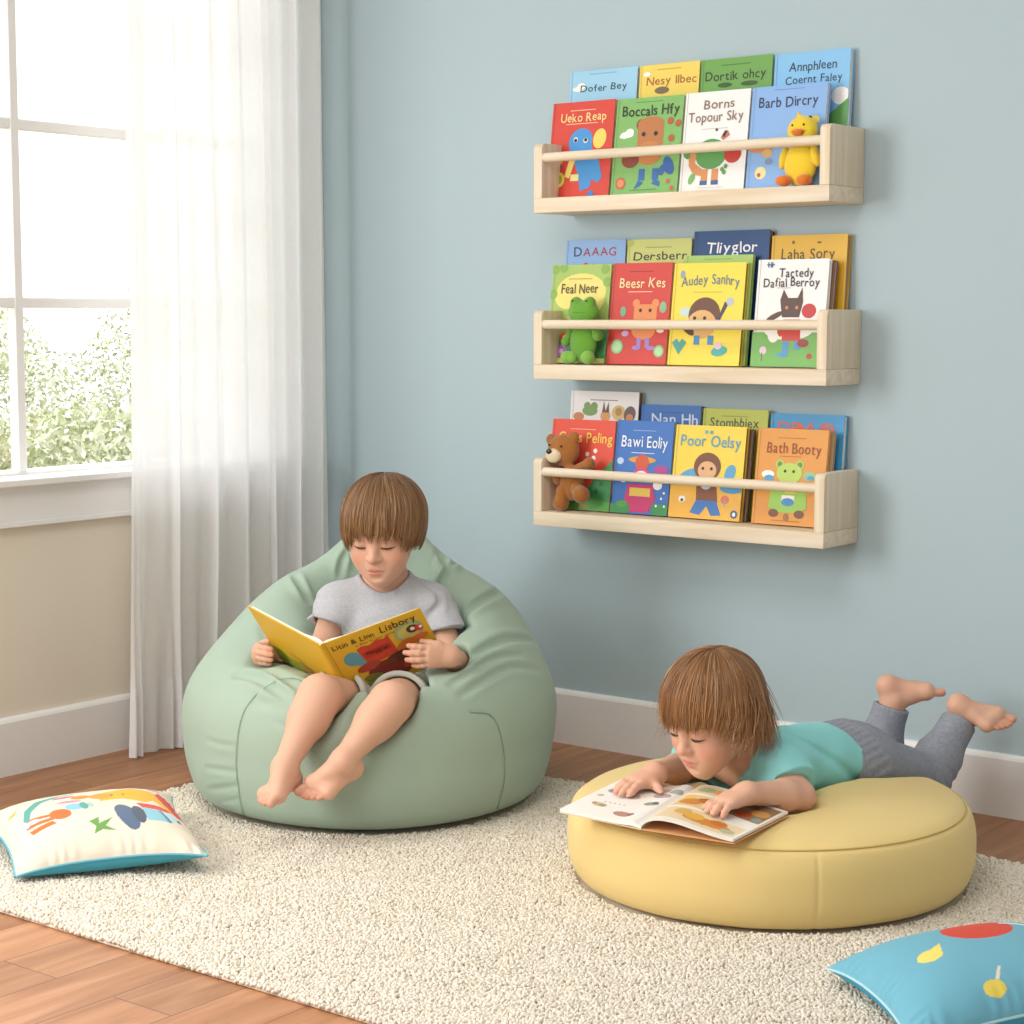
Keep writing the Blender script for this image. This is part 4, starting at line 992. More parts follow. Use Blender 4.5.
# ---- where the book on the cushion lies
def pq(x, y, z): return onplane(x, y, 2, z)
BK = dict(SB=pq(641, 826, .1745), ST=pq(697, 789, .185), BL=pq(560, 809, .169), TL=pq(622, 779, .185), BR=pq(733, 840, .1695), TR=pq(788, 812, .181))
LEFT_T = lambda u, v: .0006+.0055*np.exp(-((u-.12)/.12)**2)*np.clip(u/.08, 0, 1)-.001*(1-u)
RIGHT_T = lambda u, v: .0010+(.0205-.005*v)*np.sin(np.pi*np.clip(u, 0, 1)**.62)*np.clip(1-u, 0, 1)**.55
def page_tops():
    out = []
    for b, hf in (('BL', LEFT_T), ('BR', RIGHT_T)):
        A, B, D, Cc = BK['SB'], BK[b], BK['ST'], BK['T'+b[1]]
        M2 = np.linalg.inv(np.stack([B[:2]-A[:2], D[:2]-A[:2]], 1))
        def f(X, A=A, B=B, D=D, Cc=Cc, M2=M2, hf=hf):
            uv = (X[:, :2]-A[:2])@M2.T
            for _ in range(4):
                q = np.clip(uv, -.3, 1.3); uv = (X[:, :2]-A[:2]-(A-B-D+Cc)[:2]*(q[:, :1]*q[:, 1:]))@M2.T
            u, v = uv[:, 0], uv[:, 1]; uc, vc = np.clip(u, 0, 1), np.clip(v, 0, 1)
            zt = A[2]*(1-uc)*(1-vc)+B[2]*uc*(1-vc)+Cc[2]*uc*vc+D[2]*(1-uc)*vc+hf(uc, vc)+.0036
            sd = np.maximum(np.maximum(-u, u-1.01)*np.linalg.norm(B-A), np.maximum(-v, v-1)*np.linalg.norm(D-A))
            return np.maximum(sd-.012, X[:, 2]-zt)
        out.append(f)
    return out
# ------------------------------------------------------------------ the child lying on the floor cushion
K2 = {}
def child_lying():
    k = 1.032
    P = lambda x, y, d: at(x, y, d*k)
    c = P(713, 714, 3.20)
    F = nrm(-RT*.70-FH*.58+np.array([0, 0, -.33])); R = frame(F, np.array([0, 0, 1.])+RT*.05)
    nb = P(741, 757, 3.31)
    shn, shf = P(780, 770, 3.21), P(700, 760, 3.38)
    eln, elf = P(800, 796, 3.165), P(686, 768, 3.35)
    wn, wf = P(747, 793, 3.085), P(655, 773, 3.25)
    chest, belly, pelv = P(768, 763, 3.30), P(808, 760, 3.38), P(848, 755, 3.45)
    ax = nrm(pelv-chest); X = nrm(np.cross(np.array([0, 0, 1.]), ax)); tor = np.stack([X, ax, np.cross(X, ax)], 1)     # sideways, along the body, up
    hpn, hpf = P(862, 764, 3.42), P(842, 752, 3.52)
    knn, knf = P(926, 778, 3.55), P(873, 765, 3.64)
    ann, anf = P(962, 716, 3.60), P(893, 701, 3.63)
    body = Field(head_prims(c, R, .97))
    body.add(rc(c+R@np.array([0, -.024, -.048]), nb, .034, .040, .018))
    T = lambda: [el(chest, (.080, .082, .056), tor, .03), el(belly, (.076, .085, .058), tor, .04), el(pelv, (.078, .075, .060), tor, .04),
                 rc(shn, nb, .031, .038, .03), rc(shf, nb, .031, .038, .03)]
    body.add(*T())
    def arm(sh, e, w):
        return Field([rc(sh, e, .030, .0245, .012), rc(e, e+(w-e)*.3, .0245, .0265, .012), rc(e+(w-e)*.3, w, .0265, .0175, .012)], sh, .08, .03)
    an_, af_ = arm(shn, eln, wn), arm(shf, elf, wf)
    Z = np.array([0, 0, 1.])
    hn, padn = hand(wn, -RT*.80-FH*.52-Z*.19, -Z, FH-RT*.3, ((.05, .35, .3), (.1, .4, .3), (.12, .4, .3), (.1, .4, .3)), spread=(.12, .02, -.08, -.2), thumb=(.8, .6, .4), s=.95)
    hf, padf = hand(wf, -RT*.72-FH*.62-Z*.16, -Z, RT-FH*.6, ((.02, .25, .25), (.05, .25, .25), (.05, .28, .25), (.05, .3, .25)), spread=(.14, .04, -.08, -.2), thumb=(.95, .35, .25), s=.98, thumb_curl=.15)
    hn.joint = wn; hf.joint = wf
    for g_ in (an_, af_, hn, hf): body.group(g_)
    def leg(h, q, a, r=1.0):
        m = q+(a-q)*.32
        return Field([rc(h, q, .054, .037, .02), rc(q, m, .035, .035, .02), rc(m, a, .035, .0205, .02)], h, .12, .04)
    ln_, lf_ = leg(hpn, knn, ann), leg(hpf, knf, anf)
    body.group(ln_); body.group(lf_)
    f1, t1 = foot(ann, RT*.86-UP*.42-FH*.18, -UP*.55+FH*.8-RT*.3, FH*.5+UP*.8, .93, .1)
    f2, t2 = foot(anf, RT*.95-UP*.22+FH*.10, -UP*.9-RT*.25, -FH, .93, .1)
    f1.joint = ann; f2.joint = anf; body.group(f1); body.group(f2)
    pt = page_tops()
    def rest(X_, d, cc, RR):
        for f_ in pt: d = smax(d, -f_(X_), .003)
        return d
    body.post = rest
    K2.update(body=body, c=c, R=R)
    root = thing('person', 'small child in aqua t-shirt and grey jeans lying on the yellow floor cushion', 'child', (belly[0], belly[1], .17))
    V, Fq = sculpt(body, .0020); V = relax(V, Fq, 1, .35)
    reds = [(p, .014, .4) for p in padn+padf]+[(p, .016, .5) for p in t1+t2]+[(eln, .04, .25), (ann-UP*-.03, .04, .35), (anf+UP*.03, .04, .35)]
    obj('body', mesh_from('body', V, Fq, True, skin_cols(V, face_marks(c, R, .97), reds)), M_SKIN, root)
    lashes(c, R, .97, root)
    g = lambda p, e: ('el', p[1], p[2]+e, p[3], None, p[5]) if p[0] == 'el' else ('rc', p[1], p[2], p[3]+e, p[4]+e, p[5])
    sh = Field([g(p, .009) for p in T()])
    sh.group(sleeve(shn, eln, .62, .040, .046, .036, seed=13)); sh.group(sleeve(shf, elf, .55, .040, .044, .036, seed=15))
    neck = rc(nb-Z*.02-ax*.02, c+R@np.array([0, -.01, -.05]), .050, .060, .004)
    hemP = belly+(pelv-belly)*.62
    def post(X_, d, cc, RR):
        d = d+.0030*noise3(X_, 30, 31)+.0070*np.exp(-(noise3(X_, 22, 34)/.13)**2)-.0025+.0012*noise3(X_, 80, 32)
        nd = prim_eval(neck, X_); d = d-.0022*np.exp(-((nd-.004)/.0055)**2)
        d = smax(d, -nd, .002)
        return smax(d, (X_-hemP)@nrm(ax+Z*.45)-.003*noise3(X_, 30, 33), .003)
    sh.post = post
    K2['shirt'] = sh
    V, Fq = sculpt(sh, .0024)
    obj('t_shirt', mesh_from('t_shirt', relax(V, Fq, 1, .3), Fq), mat('aqua_jersey', '8ed3d2', .9, .15, bump=(600, .08, .001), sheen=.1), root)
    # jeans with a gathered waist and turned-up cuffs
    je = Field([el(pelv, (.085, .083, .066), tor, .03), el(belly+(pelv-belly)*.55, (.078, .05, .060), tor, .03)])
    for l_, h, q, a in ((ln_, hpn, knn, ann), (lf_, hpf, knf, anf)):
        s_ = Field([g(p, .0075) for p in l_.prims], h, .12, .04)
        e = q+(a-q)*.80; dd = nrm(a-q)
        s_.add(rc(e-dd*.02, a, .034, .034, .008), rc(e-dd*.008, e+dd*.012, .0355, .0355, .002))
        def post_l(X_, d, cc, RR, e=e, dd=dd, q=q):
            cr = np.exp(-(np.linalg.norm(X_-q, axis=1)/.055)**2)
            d = d+.0022*noise3(X_, 45, 41)+.0035*cr*np.sin((X_-q)@nrm(dd+.4*RT)*260+2*noise3(X_, 30, 4))
            return smax(smax(d, (X_-e)@dd-.016, .002), -prim_eval(rc(e-dd*.01, e+dd*.08, .027, .028, .01), X_), .002)
        s_.post = post_l; je.group(s_)
    def post_j(X_, d, cc, RR):
        t = (X_-hemP)@nrm(ax+Z*.45); w = np.clip(1-np.abs(t-.016)/.026, 0, 1)
        d = d+w**.5*(.0016*np.sin(((X_-hemP)@nrm(X+Z*.6))*480+2.5*noise3(X_, 20, 3))+.0025)
        return smax(d, -(t+.028), .003)
    je.post = post_j
    K2['jeans'] = je
    V, Fq = sculpt(je, .0024)
    obj('jeans', mesh_from('jeans', relax(V, Fq, 1, .2), Fq), mat('grey_denim', '989ca6', .9, .15, mottled=(160, .22), bump=(700, .15, .001)), root)
    def ze(phi):
        a = abs(phi)
        return float(np.interp(a, [0, .5, .9, 1.25, 1.6, 2.3, 3.15], [.028, .027, .019, -.004, -.030, -.054, -.058]))
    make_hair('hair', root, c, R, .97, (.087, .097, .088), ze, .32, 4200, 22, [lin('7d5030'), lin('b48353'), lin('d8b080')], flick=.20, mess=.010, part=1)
    return root
# ================================================================== the two books being read
def yellow_book():
    at = lambda x, y, d: at_(x, y, d*KD)
    ST, SB, TL, TR, BL, BR = BOOKQ
    sp = SB-ST
    K1['book'] = Field([rc(TL, BL, .005, .005), rc(BL, SB, .006, .006), rc(TL*.5+BL*.5, ST*.5+SB*.5, .006, .006), rc(TL*.2+BL*.8, ST*.2+SB*.8, .006, .006), rc(SB, BR, .005, .005)])
    t = thing('open_book', 'yellow hardcover storybook held open by the child in the bean bag', 'book', tuple(SB))
    mc = mat('cover_gold', 'e2b52e', .42, .4)
    def side(name, A, B, Cc, D_, out):
        """cover board from the spine A top, D bottom, to the outer edge B top, C bottom"""
        u, v = B-A, D_-A
        n = nrm(np.cross(u, v)); 
        if n@(CAM-A) < 0: n = -n
        def place(U, V, l):        # U, V in 0..1 along the width and from the bottom up
            U, V = np.asarray(U), np.asarray(V)
            P = A+np.outer(U, B-A)*V[:, None]+np.outer(U, Cc-D_)*(1-V)[:, None]+np.outer(1-V, D_-A)
            return P+n*l
        c = .0024
        g = [(0, 0), (1, 0), (1, 1), (0, 1)]
        Uq, Vq = np.array([a for a, b in g], float), np.array([b for a, b in g], float)
        V8 = np.concatenate([place(Uq, Vq, 0), place(Uq, Vq, -c)])
        F = [(0, 1, 2, 3), (7, 6, 5, 4), (0, 4, 5, 1), (1, 5, 6, 2), (2, 6, 7, 3), (3, 7, 4, 0)]
        me = mesh_from(name, V8, F, False)
        bm = bmesh.new(); bm.from_mesh(me); bmesh.ops.recalc_face_normals(bm, faces=bm.faces); bmesh.ops.bevel(bm, geom=bm.edges[:], offset=.0008, segments=2, affect='EDGES'); bm.to_mesh(me); bm.free()
        cov = obj(name, me, mc, t)
        # leaves lying against this board, bowed towards the gutter
        m = 24; Vs = []
        for top in (1, 0):
            for k in range(m):
                w = .012+.955*k/(m-1)
                for vv in (.022, .978):
                    th = .0006 if not top else .0042+.0050*math.exp(-((w-.10)/.09)**2)*(w > .0)
                    Vs.append(place([w], [vv], -c-.0004-th)[0])
        Vs = np.array(Vs); F = []
        q = np.arange(4*m).reshape(2, m, 2)
        for k in range(m-1):
            F += [(q[0, k, 0], q[0, k+1, 0], q[0, k+1, 1], q[0, k, 1]), (q[1, k, 0], q[1, k, 1], q[1, k+1, 1], q[1, k+1, 0])]
            for e in (0, 1): F.append((q[0, k, e], q[0, k+1, e], q[1, k+1, e], q[1, k, e]))
        F += [(q[0, 0, 0], q[0, 0, 1], q[1, 0, 1], q[1, 0, 0]), (q[0, -1, 0], q[0, -1, 1], q[1, -1, 1], q[1, -1, 0])]
        me = mesh_from('page_block', Vs, [tuple(map(int, f)) for f in F], False)
        bm = bmesh.new(); bm.from_mesh(me); bmesh.ops.recalc_face_normals(bm, faces=bm.faces); bm.to_mesh(me); bm.free()
        obj('page_block', me, M_PAGES, t)
        return cov, place, n
    back, pb, nb_ = side('back_cover', ST, TL, BL, SB, 1)
    front, pf, nf = side('front_cover', ST, TR, BR, SB, 1)
    ns = nrm(nb_+nf)
    MB().tube([ST-nrm(sp)*.0005, ST+sp*.5, SB+nrm(sp)*.0005], .0027, 12).build('spine', mc, t, True)
    w = float(np.linalg.norm(TR-ST)); h = float(np.linalg.norm(sp))
    brn, red, org, grn, blu = '5a3322', 'c9432c', 'd9742e', '8f9a3c', '5f9fae'
    sh = [('r', .03, 0, .014, 1, 'c99c22'),
          ('e', .20, .60, .085, .085, 6, blu), ('e', .26, .52, .06, .05, 0, blu), ('p', [(.27, .72), (.31, .40), (.62, .45), (.60, .78), (.55, .74), (.48, .77), (.40, .72), (.33, .75)], red), ('p', [(.30, .64), (.315, .52), (.585, .56), (.58, .66)], 'b5351f'),
          ('e', .80, .72, .15, .12, 8, '9fb07a'), ('e', .80, .70, .12, .085, 8, 'c9c06a'), ('e', .84, .73, .06, .05, 0, brn), ('e', .90, .71, .045, .04, 0, 'c23a3c'), ('e', .84, .73, .022, .022, 0, 'f0e6dc'), ('e', .92, .72, .018, .018, 0, 'f0e6dc'),
          ('e', .72, .52, .11, .06, 20, org), ('e', .86, .56, .10, .04, 10, org), ('e', .72, .40, .09, .05, 15, grn), ('e', .60, .34, .18, .09, 12, brn), ('e', .42, .30, .16, .08, 8, '7a2f22'), ('e', .30, .40, .12, .05, 8, 'a8412c'), ('e', .52, .18, .20, .08, 5, '8f3322'), ('e', .74, .22, .14, .06, 8, 'b5482c'), ('e', .30, .20, .10, .05, -10, '7f7a32'), ('e', .24, .10, .09, .04, -10, grn), ('e', .46, .09, .16, .05, 0, '6a2a1e'),
          ('p', [(.74, .16), (.74, .05), (.97, .08), (.97, .20)], 'c2b13a')]
    sc = lambda U, V, l: pf(np.asarray(U)/w, np.asarray(V)/h, l)
    tx = [('Litin & Linn', .28, .87, .41, .08, '4a2c1c'), ('Lisbory', .735, .895, .36, .11, '4a2c1c'), ('adiita', .855, .125, .18, .07, '3f3a1c'), ('Hoggter', .45, .61, .22, .07, '3a1c18'), ('u lina lu ioa ccna', .48, .79, .40, .035, '8a6a20')]
    obj('cover_print', print_mesh('cover_print', sh, tx, w, h, sc, .0003), M_PRINT, front)
    wb = float(np.linalg.norm(TL-ST))
    sb = [('r', .03, 0, .014, 1, 'c99c22'), ('e', .70, .10, .30, .09, -6, 'a9ab3c'), ('e', .88, .20, .12, .07, 20, '8fa03c'), ('e', .40, .10, .20, .05, 8, 'c08a4a'), ('e', .30, .16, .10, .035, 10, '8a6a5a'), ('e', .52, .20, .10, .03, 14, 'b07a3c'), ('e', .18, .12, .10, .04, 0, 'd9c9a0'), ('e', .44, .06, .12, .03, 0, 'e6d3a0'), ('e', .12, .22, .07, .025, 10, 'a8752a'), ('e', .62, .30, .10, .025, 16, 'd0a02a')]
    sc2 = lambda U, V, l: pb(np.asarray(U)/wb, np.asarray(V)/h, l)
    obj('cover_print', print_mesh('cover_print', sb, [], wb, h, sc2, .0003), M_PRINT, back)
    return t

# ---- the picture book lying open on the cushion
def book_space():
    """the room the open book takes, cut out of the cushion under it"""
    Q = [BK[k] for k in ('SB', 'BR', 'TR', 'ST', 'TL', 'BL')]
    P = np.array(Q)
    A = np.c_[P[:, :2], np.ones(6)]; co_ = np.linalg.lstsq(A, P[:, 2], rcond=None)[0]
    def f(X):
        pl = X[:, 0]*co_[0]+X[:, 1]*co_[1]+co_[2]-.0075
        d = np.full(len(X), -9.)
        for i in range(6):
            a, b = P[i, :2], P[(i+1) % 6, :2]; e = nrm(b-a); n = np.array([e[1], -e[0]])
            d = np.maximum(d, (X[:, :2]-a)@n)
        return np.maximum(d-.004, pl-X[:, 2])
    c = P[:, :2].mean(0)
    a, b = P[0, :2], P[1, :2]; e = nrm(b-a)
    if (c-a)@np.array([e[1], -e[0]]) > 0:
        P = P[::-1]
    return f
K2['book'] = book_space()
def picture_book_open():
    t = thing('open_picture_book', 'open picture book lying on the yellow floor cushion under the child hands', 'book', tuple(BK['SB']))
    def surf(A, B, Cc, D_, n1, n2, hf):
        """A spine bottom, B outer bottom, C outer top, D spine top; hf(w) height above the flat"""
        u, v = np.meshgrid(np.linspace(0, 1, n1), np.linspace(0, 1, n2), indexing='ij'); u, v = u.ravel(), v.ravel()
        P = A*((1-u)*(1-v))[:, None]+B*(u*(1-v))[:, None]+Cc*(u*v)[:, None]+D_*((1-u)*v)[:, None]
        P = P.copy(); P[:, 2] += hf(u, v); return P, u, v, np.arange(n1*n2).reshape(n1, n2)
    def slab(name, A, B, Cc, D_, lo, hi, m, cols=None, n1=60, n2=40, mprint=None, shapes=None, base='f1ece0'):
        n1, n2 = (150, 110) if shapes else (n1, n2)
        T, u, v, q = surf(A, B, Cc, D_, n1, n2, hi); L, *_ = surf(A, B, Cc, D_, n1, n2, lo)
        o = None
        V = np.concatenate([T, L]); k = n1*n2
        F = [np.stack([q[:-1, :-1], q[1:, :-1], q[1:, 1:], q[:-1, 1:]], -1).reshape(-1, 4), np.stack([q[:-1, :-1], q[:-1, 1:], q[1:, 1:], q[1:, :-1]], -1).reshape(-1, 4)+k]
        r = np.concatenate([q[:, 0], q[-1, 1:], q[::-1, -1][1:], q[0, ::-1][1:-1]]); r2 = np.roll(r, -1)
        F.append(np.stack([r, r+k, r2+k, r2], -1))
        c = np.tile(lin(base), (2*k, 1))
        if shapes: c[:k] = shapes_cols(u, v, base, shapes)
        me = mesh_from(name, V, np.concatenate(F), False, c)
        return obj(name, me, m, t)
    mp = mat('printed_page', None, .5, .35, attr='Col')
    K = BK; f0 = lambda u, v: 0*u
    # cover boards, a hair larger than the leaves
    gx = lambda P, Q, k: P+(Q-P)*k
    cov = lambda u, v: 0*u-.0052
    slab('back_cover', K['SB'], gx(K['SB'], K['BR'], 1.01), gx(K['ST'], K['TR'], 1.01), K['ST'], lambda u, v: 0*u-.0066, cov, mp, base='e3a873')
    slab('front_cover', K['SB'], gx(K['SB'], K['BL'], 1.01), gx(K['ST'], K['TL'], 1.01), K['ST'], lambda u, v: 0*u-.0066, cov, mp, base='e8cfae')
    # left leaves lie nearly flat, right leaves arch up out of the gutter
    lt = LEFT_T
    lb = lambda u, v: -.0046+.0015*np.exp(-((u-.12)/.12)**2)*np.clip(u/.08, 0, 1)
    br, or_, gy, bl, gn = '8a5a3a', 'd98a4a', 'a7a09a', '8fb5c9', '9db08a'
    left = [('e', .72, .28, .10, .045, 10, 'c9b58f'), ('e', .68, .27, .04, .02, 0, '8f8a60'), ('e', .80, .30, .03, .025, 0, 'a98f5f'), ('e', .34, .16, .12, .055, 6, 'b98a78'), ('e', .25, .17, .04, .035, 0, '8f5f5a'), ('e', .20, .46, .10, .05, 10, '8f9a90'), ('e', .16, .47, .04, .03, 0, '4f5f5a'), ('e', .22, .68, .12, .055, 10, 'b0a4a8'), ('e', .12, .80, .08, .06, 0, '9fb0a8'), ('e', .30, .84, .07, .05, 0, 'c2b59a'), ('e', .52, .58, .09, .05, 0, 'c4b7b0'), ('e', .80, .66, .10, .06, 0, '9f93a5'), ('e', .78, .86, .12, .05, 0, 'a9b59a'), ('e', .52, .86, .08, .05, 0, 'b0a090'), ('e', .88, .50, .04, .03, 0, 'd0b090')]
    left += [('p', [(.45+.06*k, .36), (.47+.06*k, .38), (.49+.06*k, .36), (.47+.06*k, .355)], 'b0a8a0') for k in range(5)]
    slab('left_leaves', K['SB'], K['BL'], K['TL'], K['ST'], lb, lt, mp, shapes=left, base='f0ece4')
    rt = RIGHT_T
    rb = lambda u, v: rt(u, v)-.0042
    right = [('p', [(.06, .06), (.96, .05), (.96, .30), (.60, .36), (.06, .34)], 'e6d0a8'), ('e', .60, .18, .26, .07, 0, 'd58a3a'), ('e', .45, .22, .10, .07, 0, 'e3b04a'), ('e', .70, .24, .09, .06, 0, 'c9743a'), ('e', .30, .26, .09, .07, 0, 'dcae5a'), ('e', .85, .14, .08, .05, 0, 'b5b89a'),
             ('p', [(.05, .40), (.55, .40), (.52, .70), (.05, .70)], 'e3c690'), ('e', .22, .52, .12, .08, 0, 'd08a42'), ('e', .36, .60, .10, .06, 0, 'b5733a'), ('e', .14, .63, .07, .05, 0, 'e9c766'), ('p', [(.62, .52), (.97, .50), (.97, .95), (.60, .95)], '9a7a5a'), ('e', .74, .62, .09, .07, 0, 'c2562f'), ('e', .86, .74, .09, .08, 0, 'd9a05a'), ('e', .72, .84, .08, .06, 0, '7a4f3a'), ('e', .90, .58, .05, .05, 0, '8fa6a0'),
             ('p', [(.05, .76), (.54, .76), (.52, .96), (.05, .96)], 'dcc9a0'), ('e', .20, .86, .10, .06, 0, '9fae7a'), ('e', .38, .86, .10, .06, 0, 'd9a35a'), ('e', .80, .36, .10, .05, 0, 'e8e2d6')]
    slab('right_leaves', K['SB'], K['BR'], K['TR'], K['ST'], rb, rt, mp, shapes=right, base='f0e9dc')
    return t
# ================================================================== things on the floor
# ---- bean bag, shaped around the child
BAG = np.array([.727, -.627, 0.])-FH*.045
RUGZ = .012          # where the pressed pile carries things
def bean_bag():
    f = FH; r = RT; z = np.array([0, 0, 1.])
    base = Field([el(BAG+z*.195, (.364, .364, .185), None, .06), el(BAG+z*.11, (.362, .362, .140), None, .08), el(BAG+z*.055, (.356, .356, .085), None, .06),
                  rc(BAG+z*.26+f*.10+r*.01, BAG+z*.482+f*.16+r*.024, .255, .090, .16),
                  rc(BAG+z*.195-f*.00-r*.245, BAG+z*.255+f*.12-r*.165, .095, .115, .12), rc(BAG+z*.215-f*.00+r*.245, BAG+z*.27+f*.12+r*.19, .100, .125, .12)])
    base.add(neg(el(BAG+z*.455-f*.10+r*.01, (.165, .24, .185), np.stack([r, f, z], 1), .12)), neg(el(at(262, 640, 3.84)+z*.06, (.10, .10, .085), None, .09)))
    smooth = base
    def cut(X, d, c, R):
        return smax(d, RUGZ-X[:, 2], .03)
    smooth.post = cut
    # seams and creases follow sight lines in the photograph onto the bag's own skin
    def line(px, d0=3.3, d1=4.8, n=10):
        P = catmull([np.array([*p, 0.]) for p in px], n); out = []
        for p in P:
            h = trace(smooth, p[0], p[1], d0, d1)
            if h is not None: out.append(h)
        return out
    seams = [[(318, 688), (290, 678), (262, 690), (242, 716), (236, 760), (240, 800), (246, 822)],
             [(470, 712), (492, 716), (502, 740), (505, 775), (500, 800), (495, 815)],
             [(197, 800), (240, 815), (300, 826), (370, 829), (440, 826), (500, 812), (545, 785)],
             [(345, 542), (349, 556), (352, 570)],
             [(438, 541), (436, 552), (430, 566)]]
    creases = [([(455, 562), (446, 574), (437, 588)], .007, .006), ([(500, 592), (480, 602), (459, 618)], .009, .008),
               ([(532, 640), (505, 640), (480, 652), (455, 668)], .008, .009), ([(520, 655), (495, 658), (470, 672), (450, 685)], .005, .007),
               ([(540, 670), (510, 668), (485, 680), (460, 696)], .004, .007),
               ([(295, 575), (302, 588), (309, 600)], .008, .007), ([(238, 674), (262, 680), (290, 700)], .012, .010), ([(250, 664), (280, 676), (305, 692)], .007, .010),
               ([(262, 625), (268, 640), (280, 660)], .004, .009), ([(340, 575), (343, 560), (350, 548)], .006, .006), ([(432, 600), (448, 572), (440, 552)], .005, .008),
               ([(205, 768), (220, 770), (236, 772)], .0025, .005), ([(208, 790), (222, 788), (238, 786)], .0025, .005), ([(212, 806), (224, 802), (240, 799)], .002, .004),
               ([(206, 740), (220, 744), (236, 746)], .002, .005), ([(255, 700), (275, 705), (300, 712)], .003, .009), ([(300, 738), (290, 728), (275, 722)], .002, .006)]
    L = [(line(s, n=12), .0040, .0022) for s in seams]+[(line(c), a*1.35, w*.95) for c, a, w in creases]
    L = [(p, a, w, np.min(p, 0)-w*4, np.max(p, 0)+w*4) for p, a, w in L if len(p) > 2]
    kid = K1['body']
    bag = Field(smooth.prims)
    def post(X, d, c, R):
        d = d+.0035*noise3(X, 9, 51, 6)+.0012*noise3(X, 26, 52)
        for p, a, w, lo, hi in L:
            if c is not None and ((c+R < lo) | (c-R > hi)).any(): continue
            q, t = polydist(X, p)
            fade = np.sin(np.pi*np.clip(t*.94+.03, 0, 1))**.5 if w > .003 else 1
            d = d+a*fade*(np.exp(-(q/w)**2)-.35*np.exp(-((q-2.2*w)/(1.3*w))**2)*(w > .003))
        d = smax(d, RUGZ-X[:, 2], .02)
        d = smax(d, -(kid(X, c, R)-.0038), .022)
        for g in (K1['shirt'], K1['shorts'], K1['book']): d = smax(d, -(g(X, c, R)-.0035), .022)
        return d
    bag.post = post
    root = thing('bean_bag', 'large round sage green fabric bean bag chair with the reading child sunk into it', 'bean bag', (BAG[0], BAG[1], RUGZ))
    V, F = sculpt(bag, .0036, lo=BAG+np.array([-.46, -.46, -.01]), hi=BAG+np.array([.46, .46, .58]))
    V = relax(V, F, 1, .4); base_ring('bag', V, BAG)
    m = mat('sage_canvas', 'a4b8a6', .85, .2, bump=(900, .12, .0006), sheen=.15)
    obj('fabric_cover', mesh_from('fabric_cover', V, F), m, root)
    # stitched thread along the seams
    mt = mat('sage_thread', '8fa389', .9, .1)
    for p, a, w, lo, hi in L[:3]:
        q = [x-nrm(x-CAM)*.0004 for x in p if kid(x[None])[0] > .008]
        MB().tube(q, .0008, 6).build('seam_stitching', mt, root, True)
    return root

# ---- round floor cushion
PO = np.array([1.712, -.640, 0.])-FH*.022-RT*.011
PR = .362
def pouf_top(r): return .152+.032*(1-np.clip(r/.338, 0, 1)**3.2)
def floor_cushion():
    kid = K2['body']
    kids_clothes = .0125
    zb = RUGZ
    def shape(X):
        r = np.hypot(X[:, 0]-PO[0], X[:, 1]-PO[1])
        top = X[:, 2]-pouf_top(r)
        # side: bulging profile
        zc = (zb+.152)/2; hh = (.152-zb)/2
        t = np.clip((X[:, 2]-zc)/hh, -1.2, 1.2)
        side = r-(PR-.020*np.abs(t)**2.8)
        return r, smax(smax(side, top, .018), zb-X[:, 2], .012)
    f = Field()
    ang = [math.atan2(-.52, -.02), math.atan2(-.1, .9), math.atan2(.9, -.5)]
    a0 = math.atan2(*(onplane(810, 890, 2, .07)-PO)[[1, 0]])
    angs = [a0, a0+2.1, a0-2.1]
    def post(X, d, c, R):
        r, d = shape(X)
        d = d+.0020*noise3(X, 9, 61)+.0006*noise3(X, 30, 62)
        seam_z = .146
        rim = np.hypot(r-.3445, X[:, 2]-seam_z); d = d+.0035*np.exp(-(rim/.0026)**2)
        rim2 = np.hypot(r-.345, X[:, 2]-(zb+.012)); d = d+.002*np.exp(-(rim2/.003)**2)
        for a in angs:
            n = np.array([-math.sin(a), math.cos(a)]); q = (X[:, :2]-PO[:2])@n; fr = (X[:, :2]-PO[:2])@np.array([math.cos(a), math.sin(a)])
            m = (fr > 0)
            d = d+np.where(m, .0022*np.exp(-(q/.0022)**2)*np.clip((.152-X[:, 2])/.006, 0, 1), 0)
        d = smax(d, -(kid(X, c, R)-.0022), .03)
        if 'book' in K2: d = smax(d, -K2['book'](X), .012)
        for g in (K2['shirt'], K2['jeans']): d = smax(d, -(g(X, c, R)-.0022), .03)
        return d
    f.post = post
    root = thing('floor_cushion', 'thick round yellow floor cushion on the rug under the lying child', 'floor cushion', (PO[0], PO[1], zb))
    V, F = sculpt(f, .0036, lo=PO+np.array([-.39, -.39, .0]), hi=PO+np.array([.39, .39, .23]))
    V = relax(V, F, 1, .4); base_ring('pouf', V, PO)
    m = mat('yellow_canvas', 'e7cc88', .85, .2, bump=(900, .12, .0006), sheen=.15)
    obj('fabric_cover', mesh_from('fabric_cover', V, F), m, root)
    mt = mat('yellow_thread', 'cdb26a', .9, .1)
    th = np.linspace(0, 2*math.pi, 181)[:-1]
    # piping thread round the rim where nothing lies on it
    pts = []
    for t_ in np.linspace(a0-1.15, a0+1.9, 120):
        pts.append(np.array([PO[0]+.3428*math.cos(t_), PO[1]+.3428*math.sin(t_), 0.1465]))
    MB().tube(pts, .0012, 6).build('seam_piping', mt, root, True)
    return root

